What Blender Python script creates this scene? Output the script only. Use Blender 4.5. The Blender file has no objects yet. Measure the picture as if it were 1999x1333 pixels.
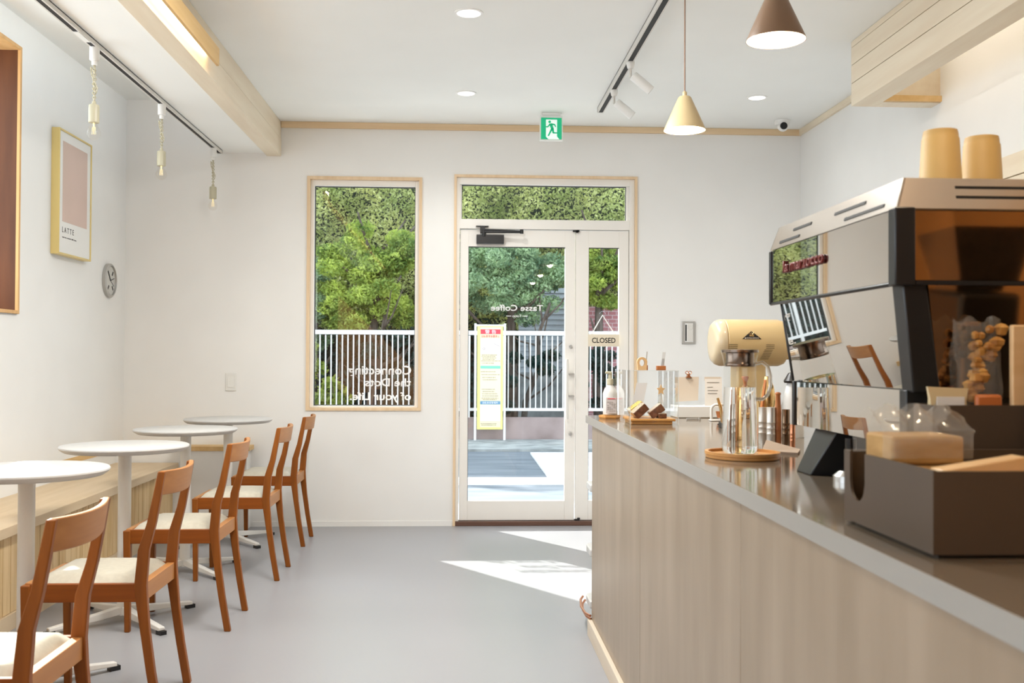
import bpy, bmesh, math, random
import numpy as np
from mathutils import Vector, Matrix
random.seed(7)
S = bpy.context.scene
C = bpy.context.collection
PI = math.pi

# ------------------------------------------------------------------ camera, world, lights, exposure
FPX, W0 = 2000.0, 1999.0
YAW, PITCH, ROLL, CAMZ = -math.atan(103/2000), math.atan(29.5/2000), 0.0045, 1.15
cd = bpy.data.cameras.new('camera')
cam = bpy.data.objects.new('camera', cd); C.objects.link(cam)
cd.sensor_fit = 'HORIZONTAL'; cd.sensor_width = 36.0; cd.lens = 36.0*FPX/W0
cd.clip_start = 0.05; cd.clip_end = 200
cd.dof.use_dof = True; cd.dof.focus_distance = 5.0; cd.dof.aperture_fstop = 7.0
cam.matrix_world = Matrix.Translation((0, 0, CAMZ)) @ Matrix.Rotation(YAW, 4, 'Z') @ Matrix.Rotation(PI/2+PITCH, 4, 'X') @ Matrix.Rotation(ROLL, 4, 'Z')
S.camera = cam
S.view_settings.view_transform = 'Standard'; S.view_settings.look = 'None'
S.view_settings.exposure = 0.16; S.view_settings.gamma = 1.0
try: S.view_settings.use_curve_mapping = False
except Exception: pass
S.cycles.use_denoising = True
S.cycles.max_bounces = 10; S.cycles.diffuse_bounces = 5; S.cycles.glossy_bounces = 5
S.cycles.transmission_bounces = 8; S.cycles.transparent_max_bounces = 16
S.cycles.caustics_reflective = False; S.cycles.caustics_refractive = False
S.cycles.sample_clamp_indirect = 3.0

world = bpy.data.worlds.new('sky'); S.world = world; world.use_nodes = True
bg = world.node_tree.nodes['Background']
bg.inputs[0].default_value = (0.80, 0.90, 1.0, 1); bg.inputs[1].default_value = 2.4

def light(name, kind, loc, energy, col=(1, 1, 1), **k):
    l = bpy.data.lights.new(name, kind); l.energy = energy; l.color = col
    o = bpy.data.objects.new(name, l); C.objects.link(o); o.location = loc
    d = k.pop('dir', None)
    for a, b in k.items(): setattr(l, a, b)
    if d is not None: o.rotation_euler = Vector(d).to_track_quat('-Z', 'Y').to_euler()
    return o
SUN = Vector((1.03, -1.476, -1.0))
light('sun', 'SUN', (-6, 16, 9), 14.0, (1.0, 0.97, 0.92), dir=SUN, angle=math.radians(0.6))
# daylight at the left window; fill at an added, unseen opening near the camera
light('daylight_side_window', 'AREA', (-2.66, 3.6, 2.03), 26, (0.92, 0.96, 1.0), dir=(1, 0, -0.1), shape='RECTANGLE', size=3.0, size_y=1.25)
light('daylight_near_window', 'AREA', (-2.66, -0.4, 1.8), 8, (0.88, 0.95, 1.0), dir=(1, 0.1, 0.0), shape='RECTANGLE', size=3.6, size_y=1.7)  # fill lamp at the added, unseen opening
WARM = (1.0, 0.80, 0.55)

# ------------------------------------------------------------------ materials
def mat(name, col, rough=0.5, metal=0.0, spec=0.5, emit=None, estr=0.0, trans=0.0, ior=1.45, coat=0.0):
    m = bpy.data.materials.new(name); m.use_nodes = True
    b = m.node_tree.nodes['Principled BSDF']
    b.inputs['Base Color'].default_value = (*col, 1); b.inputs['Roughness'].default_value = rough
    b.inputs['Metallic'].default_value = metal; b.inputs['IOR'].default_value = ior
    b.inputs['Specular IOR Level'].default_value = spec
    b.inputs['Transmission Weight'].default_value = trans
    b.inputs['Coat Weight'].default_value = coat
    if emit: b.inputs['Emission Color'].default_value = (*emit, 1); b.inputs['Emission Strength'].default_value = estr
    return m
def noisy(name, c1, c2, scale=(8, 8, 8), rough=0.5, detail=3.0, bump=0.0, spec=0.5, metal=0.0, lo=0.35, hi=0.65, rough2=None, nscale=1.0, coord='Object'):
    m = mat(name, c1, rough, metal, spec); nt = m.node_tree; N = nt.nodes; L = nt.links
    b = N['Principled BSDF']
    tc = N.new('ShaderNodeTexCoord'); mp = N.new('ShaderNodeMapping'); mp.inputs['Scale'].default_value = scale
    nz = N.new('ShaderNodeTexNoise'); nz.inputs['Scale'].default_value = nscale; nz.inputs['Detail'].default_value = detail
    cr = N.new('ShaderNodeValToRGB')
    cr.color_ramp.elements[0].position = lo; cr.color_ramp.elements[0].color = (*c1, 1)
    cr.color_ramp.elements[1].position = hi; cr.color_ramp.elements[1].color = (*c2, 1)
    L.new(tc.outputs[coord], mp.inputs[0]); L.new(mp.outputs[0], nz.inputs['Vector'])
    L.new(nz.outputs['Fac'], cr.inputs[0]); L.new(cr.outputs[0], b.inputs['Base Color'])
    if rough2 is not None:
        mr = N.new('ShaderNodeMapRange'); mr.inputs[3].default_value = rough; mr.inputs[4].default_value = rough2
        L.new(nz.outputs['Fac'], mr.inputs[0]); L.new(mr.outputs[0], b.inputs['Roughness'])
    if bump:
        bp = N.new('ShaderNodeBump'); bp.inputs['Strength'].default_value = bump; bp.inputs['Distance'].default_value = 0.002
        L.new(nz.outputs['Fac'], bp.inputs['Height']); L.new(bp.outputs[0], b.inputs['Normal'])
    return m
def wood(name, c1, c2, along='y', rough=0.45, fine=40, spec=0.4, var=0.5):
    sc = {'x': (1.5, fine, fine), 'y': (fine, 1.5, fine), 'z': (fine, fine, 1.5)}[along]
    return noisy(name, c1, c2, sc, rough, 5, 0.08, spec, lo=0.5-var*0.4, hi=0.5+var*0.4)
def glass_pane(name, tint=(1, 1, 1), ior=1.5, rough=0.0, gloss=1.0):
    m = bpy.data.materials.new(name); m.use_nodes = True; nt = m.node_tree; N = nt.nodes; L = nt.links
    N.remove(N['Principled BSDF'])
    t = N.new('ShaderNodeBsdfTransparent'); t.inputs[0].default_value = (*tint, 1)
    g = N.new('ShaderNodeBsdfGlossy'); g.inputs['Roughness'].default_value = rough; g.inputs[0].default_value = (gloss, gloss, gloss, 1)
    f = N.new('ShaderNodeFresnel'); f.inputs[0].default_value = ior
    mx = N.new('ShaderNodeMixShader'); ge = N.new('ShaderNodeNewGeometry')
    mm = N.new('ShaderNodeMath'); mm.operation = 'SUBTRACT'; mm.inputs[0].default_value = 1.0
    mu = N.new('ShaderNodeMath'); mu.operation = 'MULTIPLY'
    L.new(ge.outputs['Backfacing'], mm.inputs[1]); L.new(mm.outputs[0], mu.inputs[0]); L.new(f.outputs[0], mu.inputs[1])
    L.new(mu.outputs[0], mx.inputs[0]); L.new(t.outputs[0], mx.inputs[1]); L.new(g.outputs[0], mx.inputs[2])
    L.new(mx.outputs[0], N['Material Output'].inputs[0]); return m
def leafy(name, c1, c2, scale=3.0):
    m = bpy.data.materials.new(name); m.use_nodes = True; nt = m.node_tree; N = nt.nodes; L = nt.links
    b = N['Principled BSDF']; b.inputs['Roughness'].default_value = 0.5; b.inputs['Specular IOR Level'].default_value = 0.3
    tc = N.new('ShaderNodeTexCoord'); nz = N.new('ShaderNodeTexNoise'); nz.inputs['Scale'].default_value = scale; nz.inputs['Detail'].default_value = 6
    nz.inputs['Roughness'].default_value = 0.75
    cr = N.new('ShaderNodeValToRGB')
    cr.color_ramp.elements[0].position = 0.38; cr.color_ramp.elements[0].color = (*c1, 1)
    cr.color_ramp.elements[1].position = 0.62; cr.color_ramp.elements[1].color = (*c2, 1)
    tr = N.new('ShaderNodeBsdfTranslucent'); mx = N.new('ShaderNodeMixShader'); mx.inputs[0].default_value = 0.45
    L.new(tc.outputs['Object'], nz.inputs['Vector']); L.new(nz.outputs['Fac'], cr.inputs[0])
    L.new(cr.outputs[0], b.inputs['Base Color']); L.new(cr.outputs[0], tr.inputs[0])
    L.new(b.outputs[0], mx.inputs[1]); L.new(tr.outputs[0], mx.inputs[2])
    L.new(mx.outputs[0], N['Material Output'].inputs[0]); return m

M = {}
M['wall'] = noisy('wall_paint', (0.80, 0.795, 0.775), (0.82, 0.815, 0.795), (3, 3, 3), 0.75, 2, spec=0.2)
M['ceil'] = noisy('ceiling_paint', (0.87, 0.88, 0.86), (0.89, 0.90, 0.88), (2, 2, 2), 0.8, 2, spec=0.2)
M['floor'] = noisy('vinyl_floor', (0.285, 0.285, 0.300), (0.315, 0.315, 0.330), (0.9, 0.9, 0.9), 0.30, 4, 0.0, 0.45, rough2=0.36)
M['trim_wood'] = wood('pale_trim_wood', (0.68, 0.50, 0.30), (0.78, 0.61, 0.40), 'x', 0.5, 30)
M['trim_wood_z'] = wood('pale_trim_wood_upright', (0.68, 0.49, 0.30), (0.78, 0.60, 0.40), 'z', 0.5, 30)
M['beam_wood'] = wood('beam_wood', (0.74, 0.63, 0.48), (0.81, 0.72, 0.57), 'y', 0.5, 18)
M['board_orange'] = wood('amber_board_wood', (0.62, 0.40, 0.16), (0.72, 0.50, 0.24), 'y', 0.5, 24)
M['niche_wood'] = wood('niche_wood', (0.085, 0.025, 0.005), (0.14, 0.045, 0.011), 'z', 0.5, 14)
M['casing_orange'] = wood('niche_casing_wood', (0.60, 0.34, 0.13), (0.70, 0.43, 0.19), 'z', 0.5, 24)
M['bench_wood'] = wood('bench_wood', (0.60, 0.46, 0.29), (0.68, 0.54, 0.37), 'y', 0.5, 20)
M['slat_wood'] = wood('bench_slat_wood', (0.60, 0.40, 0.18), (0.80, 0.60, 0.34), 'z', 0.5, 14, var=0.35)
M['chair_wood'] = wood('chair_wood', (0.185, 0.052, 0.006), (0.27, 0.083, 0.011), 'z', 0.42, 30, 0.3)
M['chair_wood_x'] = wood('chair_wood_rail', (0.20, 0.050, 0.005), (0.29, 0.082, 0.009), 'x', 0.42, 30, 0.3)
M['chair_wood_y'] = wood('chair_wood_crest', (0.34, 0.135, 0.035), (0.45, 0.20, 0.06), 'y', 0.42, 30)
M['cushion'] = noisy('cream_leatherette', (0.48, 0.445, 0.365), (0.52, 0.485, 0.40), (60, 60, 60), 0.45, 2, 0.15, 0.4)
M['white_lam'] = mat('white_laminate', (0.56, 0.55, 0.53), 0.35)
M['white_metal'] = mat('white_painted_metal', (0.68, 0.66, 0.62), 0.35)
M['white_frame'] = mat('white_door_frame', (0.80, 0.775, 0.73), 0.35)
M['white_plastic'] = mat('white_plastic', (0.82, 0.82, 0.80), 0.35)
M['cream_plastic'] = mat('cream_plastic', (0.47, 0.44, 0.32), 0.35)
M['black'] = mat('black_plastic', (0.012, 0.012, 0.013), 0.35)
M['black_metal'] = mat('black_metal', (0.02, 0.018, 0.017), 0.3, 0.6)
M['dark_slot'] = mat('dark_slot', (0.01, 0.01, 0.01), 0.6)
M['steel'] = mat('brushed_steel', (0.62, 0.60, 0.57), 0.25, 1.0)
M['mirror'] = mat('polished_steel_panel', (0.63, 0.60, 0.56), 0.015, 1.0)
M['bronze'] = mat('smoked_bronze_panel', (0.44, 0.27, 0.15), 0.07, 1.0)  # brown of the mirrored warm room put into the panel colour
M['rail_steel'] = mat('cup_rail_steel', (0.66, 0.60, 0.54), 0.22, 1.0)
M['brass'] = mat('brass', (0.72, 0.50, 0.22), 0.25, 1.0)
M['copper'] = mat('copper', (0.60, 0.27, 0.15), 0.3, 1.0)
M['gold'] = mat('gold_frame', (0.78, 0.62, 0.26), 0.35, 0.55)
M['glass'] = glass_pane('window_glass', (0.97, 0.985, 0.98), 1.55)
M['acrylic'] = glass_pane('acrylic', (0.985, 0.99, 0.99), 1.35)
M['jug_glass'] = glass_pane('jug_glass', (0.97, 0.97, 0.96), 1.45)
M['bulb_glass'] = glass_pane('bulb_glass', (0.98, 0.97, 0.95), 1.25)
M['plastic_film'] = glass_pane('plastic_film', (0.93, 0.92, 0.90), 1.6, 0.14, 0.9)
_nt = M['plastic_film'].node_tree; _out = _nt.nodes['Material Output']; _src = _out.inputs[0].links[0].from_socket
_df = _nt.nodes.new('ShaderNodeBsdfTranslucent'); _df.inputs[0].default_value = (0.85, 0.83, 0.78, 1)
_d2 = _nt.nodes.new('ShaderNodeBsdfDiffuse'); _d2.inputs[0].default_value = (0.85, 0.83, 0.78, 1)
_a = _nt.nodes.new('ShaderNodeMixShader'); _b = _nt.nodes.new('ShaderNodeMixShader'); _b.inputs[0].default_value = 0.16
_nt.links.new(_df.outputs[0], _a.inputs[1]); _nt.links.new(_d2.outputs[0], _a.inputs[2])
_nt.links.new(_src, _b.inputs[1]); _nt.links.new(_a.outputs[0], _b.inputs[2]); _nt.links.new(_b.outputs[0], _out.inputs[0])
M['water'] = mat('water', (0.96, 0.96, 0.95), 0.0, trans=1.0, ior=1.33)
M['top_stone'] = noisy('worktop_surface', (0.150, 0.113, 0.078), (0.168, 0.128, 0.09), (3, 3, 3), 0.10, 2, spec=0.6)
M['fascia'] = mat('worktop_edge', (0.33, 0.315, 0.285), 0.3)
M['counter_wood'] = wood('counter_ash_wood', (0.27, 0.205, 0.140), (0.345, 0.27, 0.195), 'z', 0.38, 9, 0.5, 0.45)
M['plinth_wood'] = wood('plinth_wood', (0.60, 0.50, 0.38), (0.68, 0.58, 0.46), 'y', 0.45, 20)
M['taupe'] = noisy('taupe_box_paint', (0.068, 0.046, 0.030), (0.075, 0.051, 0.034), (5, 5, 5), 0.42, 2)
M['tan_paper'] = noisy('kraft_paper', (0.36, 0.20, 0.06), (0.44, 0.26, 0.09), (20, 20, 60), 0.7, 3)
M['cup_paper'] = noisy('kraft_cup_paper', (0.46, 0.30, 0.105), (0.50, 0.335, 0.125), (9, 9, 9), 0.55, 2)
M['paper'] = mat('white_paper', (0.78, 0.77, 0.74), 0.7)
M['beige_paper'] = mat('beige_paper', (0.66, 0.57, 0.47), 0.7)
M['honey'] = wood('honey_wood', (0.52, 0.24, 0.07), (0.66, 0.34, 0.11), 'x', 0.35, 30)
M['honey_pale'] = wood('pale_honey_wood', (0.66, 0.42, 0.20), (0.76, 0.52, 0.28), 'x', 0.35, 30)
M['red_wood'] = wood('reddish_wood', (0.38, 0.12, 0.035), (0.48, 0.18, 0.06), 'x', 0.4, 30)
M['choc'] = noisy('chocolate_cake', (0.10, 0.030, 0.012), (0.20, 0.07, 0.03), (80, 80, 80), 0.6, 4, 0.5)
M['icing'] = mat('cream_icing', (0.50, 0.38, 0.28), 0.5)
M['pound'] = noisy('yellow_cake', (0.70, 0.42, 0.08), (0.82, 0.55, 0.16), (80, 80, 80), 0.7, 4, 0.4)
M['red'] = mat('red_letters', (0.16, 0.012, 0.008), 0.3)
M['white_ink'] = mat('white_ink', (0.85, 0.85, 0.85), 0.5)
M['dark_ink'] = mat('dark_ink', (0.03, 0.025, 0.02), 0.6)
M['green_sign'] = mat('green_sign', (0.01, 0.42, 0.20), 0.4, emit=(0.01, 0.42, 0.2), estr=0.35)
M['sign_white'] = mat('sign_white', (0.8, 0.9, 0.86), 0.4, emit=(0.8, 0.95, 0.9), estr=0.35)
M['pinkprint'] = noisy('dusty_pink_print', (0.60, 0.46, 0.39), (0.66, 0.50, 0.44), (2, 2, 2), 0.6, 2)
M['grinder'] = mat('beige_enamel', (0.66, 0.50, 0.26), 0.28, coat=0.3)
M['grinder_cap'] = mat('cream_enamel', (0.58, 0.48, 0.32), 0.3, coat=0.3)
M['grey_metal'] = mat('grey_metal', (0.46, 0.45, 0.43), 0.35, 0.5)
M['lamp_beige'] = mat('beige_lamp_enamel', (0.56, 0.44, 0.25), 0.35)
M['lamp_brown'] = mat('brown_lamp_enamel', (0.20, 0.12, 0.07), 0.35)
M['lamp_inside'] = mat('lamp_inside_white', (0.85, 0.82, 0.72), 0.5, emit=(1.0, 0.93, 0.78), estr=0.6)
M['bulb_on'] = mat('lit_bulb', (1, 0.95, 0.85), 0.4, emit=(1.0, 0.90, 0.70), estr=3.0)
M['filament'] = mat('filament', (0.9, 0.75, 0.4), 0.4, emit=(1.0, 0.8, 0.4), estr=0.6)
M['led'] = mat('led_strip', (1, 0.95, 0.85), 0.4, emit=(1.0, 0.86, 0.62), estr=36.0)
M['downlight_on'] = mat('downlight_diffuser', (1, 1, 1), 0.4, emit=(1.0, 0.96, 0.88), estr=2.5)
M['downlight_off'] = mat('downlight_trim', (0.9, 0.9, 0.88), 0.4)
M['cord'] = noisy('twisted_cord', (0.40, 0.36, 0.22), (0.60, 0.57, 0.46), (150, 150, 150), 0.7, 2)
M['threshold'] = mat('bronze_threshold', (0.14, 0.075, 0.055), 0.4, 0.3)
M['string'] = mat('white_string', (0.85, 0.84, 0.80), 0.7)
M['closed_board'] = mat('cream_board', (0.72, 0.64, 0.50), 0.6)
M['fence_white'] = mat('white_fence_paint', (0.80, 0.80, 0.80), 0.4)
M['yellow_sign'] = mat('yellow_sign_face', (0.80, 0.74, 0.25), 0.5)
M['blue_ink'] = mat('blue_band', (0.12, 0.28, 0.45), 0.5)
M['green_ink'] = mat('green_band', (0.20, 0.60, 0.42), 0.5)
M['red_ink'] = mat('red_band', (0.75, 0.05, 0.08), 0.5)
M['asphalt'] = noisy('asphalt', (0.11, 0.135, 0.165), (0.18, 0.205, 0.24), (1.2, 5, 1), 0.7, 6, 0.2)
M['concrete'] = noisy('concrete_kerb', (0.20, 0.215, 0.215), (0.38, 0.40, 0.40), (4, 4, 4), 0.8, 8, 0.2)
M['pink_concrete'] = noisy('pinkish_concrete', (0.26, 0.195, 0.185), (0.42, 0.33, 0.32), (2, 2, 2), 0.8, 8, 0.2)
M['road_white'] = mat('white_ground_paint', (0.85, 0.85, 0.84), 0.6)  # serves the doorstep and the painted sun patches
M['earth'] = noisy('earth', (0.05, 0.05, 0.035), (0.10, 0.09, 0.06), (3, 3, 3), 0.9, 6)
M['bark'] = noisy('bark', (0.06, 0.045, 0.035), (0.16, 0.13, 0.11), (20, 20, 3), 0.9, 6, 0.5)
M['siding'] = mat('grey_siding', (0.42, 0.46, 0.50), 0.6)
M['hedge_leaf'] = leafy('hedge_leaves', (0.40, 0.48, 0.18), (0.90, 0.90, 0.46), 1.3)
M['tree_leaf'] = leafy('tree_leaves', (0.10, 0.20, 0.045), (0.66, 0.76, 0.18), 2.8)
M['tree_leaf_blue'] = leafy('blueish_tree_leaves', (0.11, 0.22, 0.13), (0.58, 0.74, 0.44), 2.8)
M['shrub_leaf'] = leafy('shrub_leaves', (0.18, 0.28, 0.04), (0.60, 0.64, 0.16), 4.0)
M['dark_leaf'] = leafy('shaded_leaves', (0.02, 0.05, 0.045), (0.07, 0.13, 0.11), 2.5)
M['hedge_core'] = noisy('hedge_inner_twigs', (0.012, 0.022, 0.018), (0.035, 0.05, 0.04), (2, 2, 2), 0.9, 5)  # dark colour stands in for the shade inside the hedge
def brick(name):
    m = mat(name, (0.5, 0.2, 0.2), 0.8); nt = m.node_tree; N = nt.nodes; L = nt.links
    tc = N.new('ShaderNodeTexCoord'); mp = N.new('ShaderNodeMapping'); mp.inputs['Rotation'].default_value = (PI/2, 0, 0)
    bt = N.new('ShaderNodeTexBrick'); bt.inputs['Scale'].default_value = 4.0
    bt.inputs['Color1'].default_value = (0.42, 0.16, 0.17, 1); bt.inputs['Color2'].default_value = (0.50, 0.22, 0.23, 1); bt.inputs['Mortar'].default_value = (0.62, 0.5, 0.5, 1)
    L.new(tc.outputs['Object'], mp.inputs[0]); L.new(mp.outputs[0], bt.inputs[0]); L.new(bt.outputs[0], N['Principled BSDF'].inputs['Base Color']); return m
M['brick'] = brick('pink_brick')

# ------------------------------------------------------------------ helpers
class MB:
    def __init__(s): s.v = []; s.f = []
    def add(s, vs, fs):
        n = len(s.v); s.v += [tuple(p) for p in vs]; s.f += [tuple(i+n for i in f) for f in fs]; return s
    def box(s, x0, x1, y0, y1, z0, z1):
        return s.add([(x0, y0, z0), (x1, y0, z0), (x1, y1, z0), (x0, y1, z0), (x0, y0, z1), (x1, y0, z1), (x1, y1, z1), (x0, y1, z1)],
                     [(0, 3, 2, 1), (4, 5, 6, 7), (0, 1, 5, 4), (1, 2, 6, 5), (2, 3, 7, 6), (3, 0, 4, 7)])
    def hexa(s, b, t):
        return s.add(list(b)+list(t), [(0, 3, 2, 1), (4, 5, 6, 7), (0, 1, 5, 4), (1, 2, 6, 5), (2, 3, 7, 6), (3, 0, 4, 7)])
    def prism(s, pts, axis, a, b):
        n = len(pts)
        def P(p, w): return {'x': (w, p[0], p[1]), 'y': (p[0], w, p[1]), 'z': (p[0], p[1], w)}[axis]
        vs = [P(p, a) for p in pts]+[P(p, b) for p in pts]
        return s.add(vs, [tuple(range(n))[::-1], tuple(range(n, 2*n))]+[(i, (i+1) % n, n+(i+1) % n, n+i) for i in range(n)])
    def lathe(s, prof, c=(0, 0, 0), n=32, axis='z', cap=True):
        vs = []
        for r, h in prof:
            for k in range(n):
                a = 2*PI*k/n; p = (r*math.cos(a), r*math.sin(a), h)
                if axis == 'x': p = (h, p[0], p[1])
                if axis == 'y': p = (p[0], h, p[1])
                vs.append((c[0]+p[0], c[1]+p[1], c[2]+p[2]))
        fs = [(i*n+k, i*n+(k+1) % n, (i+1)*n+(k+1) % n, (i+1)*n+k) for i in range(len(prof)-1) for k in range(n)]
        if cap: fs += [tuple(range(n))[::-1], tuple(range((len(prof)-1)*n, len(prof)*n))]
        return s.add(vs, fs)
    def tube(s, pts, r, n=10):
        pts = [Vector(p) for p in pts]; rs = r if isinstance(r, (list, tuple)) else [r]*len(pts); vs = []
        ref = None
        for i, p in enumerate(pts):
            d = (pts[min(i+1, len(pts)-1)]-pts[max(i-1, 0)]).normalized()
            if ref is None:
                ref = d.orthogonal().normalized()
            ref = (ref-d*ref.dot(d)).normalized(); q = d.cross(ref)
            for k in range(n):
                a = 2*PI*k/n; vs.append(p+(ref*math.cos(a)+q*math.sin(a))*rs[i])
        fs = [(i*n+k, i*n+(k+1) % n, (i+1)*n+(k+1) % n, (i+1)*n+k) for i in range(len(pts)-1) for k in range(n)]
        fs += [tuple(range(n))[::-1], tuple(range((len(pts)-1)*n, len(pts)*n))]
        return s.add(vs, fs)
    def sweep(s, secs):
        """closed loft through lists of 4 points"""
        n = len(secs[0]); vs = [p for q in secs for p in q]
        fs = [(i*n+k, i*n+(k+1) % n, (i+1)*n+(k+1) % n, (i+1)*n+k) for i in range(len(secs)-1) for k in range(n)]
        fs += [tuple(range(n))[::-1], tuple(range((len(secs)-1)*n, len(secs)*n))]
        return s.add(vs, fs)
    def center(s):
        a = np.array(s.v); return (float((a[:, 0].min()+a[:, 0].max())/2), float((a[:, 1].min()+a[:, 1].max())/2), float(a[:, 2].min()))
    def build(s, name, m, parent=None, bevel=0.0, smooth=False, origin=None, world=True, recalc=True, seg=2):
        if parent is not None:
            off = Vector((0, 0, 0)); p = parent
            while p is not None: off += p.location; p = p.parent
            o0 = Vector((0, 0, 0))
        else:
            o0 = Vector(origin if origin is not None else s.center()); off = o0
        if not world: off = Vector((0, 0, 0))
        me = bpy.data.meshes.new(name)
        me.from_pydata([(p[0]-off[0], p[1]-off[1], p[2]-off[2]) for p in s.v], [], s.f)
        if recalc:
            bm = bmesh.new(); bm.from_mesh(me); bmesh.ops.recalc_face_normals(bm, faces=bm.faces); bm.to_mesh(me); bm.free()
        me.materials.append(m)
        o = bpy.data.objects.new(name, me); C.objects.link(o)
        if parent is not None: o.parent = parent
        else: o.location = o0
        if smooth:
            for p in me.polygons: p.use_smooth = True
            try: me.set_sharp_from_angle(angle=math.radians(40))
            except Exception: pass
        if bevel:
            b = o.modifiers.new('bevel', 'BEVEL'); b.width = bevel; b.segments = seg; b.limit_method = 'ANGLE'; b.angle_limit = math.radians(40)
            for p in me.polygons: p.use_smooth = True
            try: me.set_sharp_from_angle(angle=math.radians(30))
            except Exception: pass
        return o
def tag(o, label, cat, group=None, kind=None):
    o['label'] = label; o['category'] = cat
    if group: o['group'] = group
    if kind: o['kind'] = kind
    return o
def struct(o, kind='structure'): o['kind'] = kind; return o
def thing(name, label, cat, loc, group=None, kind=None):
    o = bpy.data.objects.new(name, None); C.objects.link(o); o.location = loc; o.empty_display_size = 0.1
    return tag(o, label, cat, group, kind)
def copy_tree(o, parent=None):
    c = o.copy(); C.objects.link(c)
    if parent is not None: c.parent = parent
    for ch in list(o.children): copy_tree(ch, c)
    return c
def rect(axis, a0, a1, z0, z1):
    return [(a0, z0), (a1, z0), (a1, z1), (a0, z1)]
def text(name, body, m, width, pos, right, up, parent=None, mirror=False, depth=0.001, bold=0.0, height=None, align='C'):
    """lettering fitted to a width; pos = centre of its box; right/up = reading directions"""
    cu = bpy.data.curves.new(name, 'FONT'); cu.body = body; cu.size = 1.0; cu.offset = bold; cu.resolution_u = 3
    to = bpy.data.objects.new(name, cu); C.objects.link(to)
    dg = bpy.context.evaluated_depsgraph_get(); dg.update()
    me = bpy.data.meshes.new_from_object(to.evaluated_get(dg)); C.objects.unlink(to); bpy.data.objects.remove(to)
    a = np.array([v.co[:] for v in me.vertices]) if len(me.vertices) else np.zeros((1, 3))
    mn, mx = a.min(0), a.max(0); w, h = mx[0]-mn[0], mx[1]-mn[1]
    sx = width/w; sy = (height/h) if height else sx
    R = Vector(right).normalized(); U = Vector(up).normalized(); Nn = R.cross(U)
    P0 = Vector(pos)
    bm = bmesh.new(); bm.from_mesh(me)
    r = bmesh.ops.extrude_face_region(bm, geom=bm.faces[:])
    top = set(g for g in r['geom'] if isinstance(g, bmesh.types.BMVert))
    for v in bm.verts:
        x = (v.co.x-(mn[0]+mx[0])/2)*sx; y = (v.co.y-(mn[1]+mx[1])/2)*sy
        if mirror: x = -x
        v.co = P0+R*x+U*y+Nn*(depth if v in top else 0.0)
    bmesh.ops.recalc_face_normals(bm, faces=bm.faces)
    off = Vector((0, 0, 0)); p = parent
    while p is not None: off += p.location; p = p.parent
    if parent is None: off = P0
    for v in bm.verts: v.co -= off
    bm.to_mesh(me); bm.free(); me.materials.clear(); me.materials.append(m); me.name = name
    o = bpy.data.objects.new(name, me); C.objects.link(o)
    if parent is not None: o.parent = parent
    else: o.location = P0
    return o

# ------------------------------------------------------------------ room shell
YB, XL, XR, ZC, ZS, YR = 6.98, -2.238, 2.361, 2.732, 2.515, -2.6
TH = 0.10
struct(MB().box(-2.8, 3.2, YR-0.2, YB+TH, -0.1, 0).build('floor', M['floor']))
WX0, WX1, WZ0, WZ1 = -1.012, -0.277, 0.80, 2.345       # window opening
DX0, DX1, DZ1 = -0.022, 1.200, 2.372                   # door opening
b = MB()
e = 0.008
b.box(XL-0.3, WX0-e, YB, YB+TH, 0, 2.95); b.box(WX0-e, WX1+e, YB, YB+TH, 0, WZ0-e); b.box(WX0-e, WX1+e, YB, YB+TH, WZ1+e, 2.95)
b.box(WX1+e, DX0-e, YB, YB+TH, 0, 2.95); b.box(DX0-e, DX1+e, YB, YB+TH, DZ1+e, 2.95); b.box(DX1+e, XR+0.3, YB, YB+TH, 0, 2.95)
struct(b.build('wall_back', M['wall']))
NY0, NY1, NZ0, NZ1 = 2.1, 5.285, 1.372, 2.690
b = MB(); X2 = XL-0.30
b.box(X2, XL, YR, -2.2, 0, 2.95); b.box(X2, XL, -2.2, 1.6, 0, 0.9); b.box(X2, XL, -2.2, 1.6, NZ1, 2.95); b.box(X2, XL, 1.6, NY0-e, 0, 2.95)  # includes an unseen opening added near the camera for more daylight
b.box(X2, XL, NY1+e, YB, 0, 2.95); b.box(X2, XL, NY0-e, NY1+e, 0, NZ0-e); b.box(X2, XL, NY0-e, NY1+e, NZ1+e, 2.95)
struct(b.build('wall_left', M['wall']))
struct(MB().box(XR, XR+0.15, 1.2, YB, 0, 2.95).build('wall_right', M['wall']))
struct(MB().box(XR, XR+0.15, YR, 1.2, 0, 2.95).build('wall_right', wood('right_wall_wood', (0.50, 0.27, 0.09), (0.62, 0.36, 0.14), 'z', 0.5, 8)))
struct(MB().box(XL-0.3, XR+0.15, YR-0.1, YR, 0, 2.95).build('wall_rear', wood('rear_wall_wood', (0.42, 0.20, 0.07), (0.52, 0.27, 0.10), 'z', 0.5, 8)))
struct(MB().box(-1.3055, XR, YR, YB, ZC, ZC+0.1).build('ceiling', M['ceil']))
struct(MB().box(-1.606, -1.3055, YR, YB, ZS, ZC+0.02).build('ceiling', M['ceil']))
struct(MB().box(XL, -1.606, YR, YB, 2.862, 2.95).build('ceiling', M['ceil']))
# wooden bulkhead along the lowered ceiling
b = MB()
struct(b.box(-1.305, -1.209, YR, YB, 2.497, 2.612).build('trim_1', M['beam_wood'], bevel=0.002))
struct(MB().box(-1.300, -1.211, YR, YB, 2.615, 2.731).build('trim_2', M['beam_wood'], bevel=0.002))
struct(MB().box(-1.209, XR, YB-0.018, YB, 2.690, 2.731).build('trim_3', M['trim_wood']))
struct(MB().box(XR-0.018, XR, 5.012, YB-0.018, 2.690, 2.731).build('trim_4', M['beam_wood']))
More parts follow.
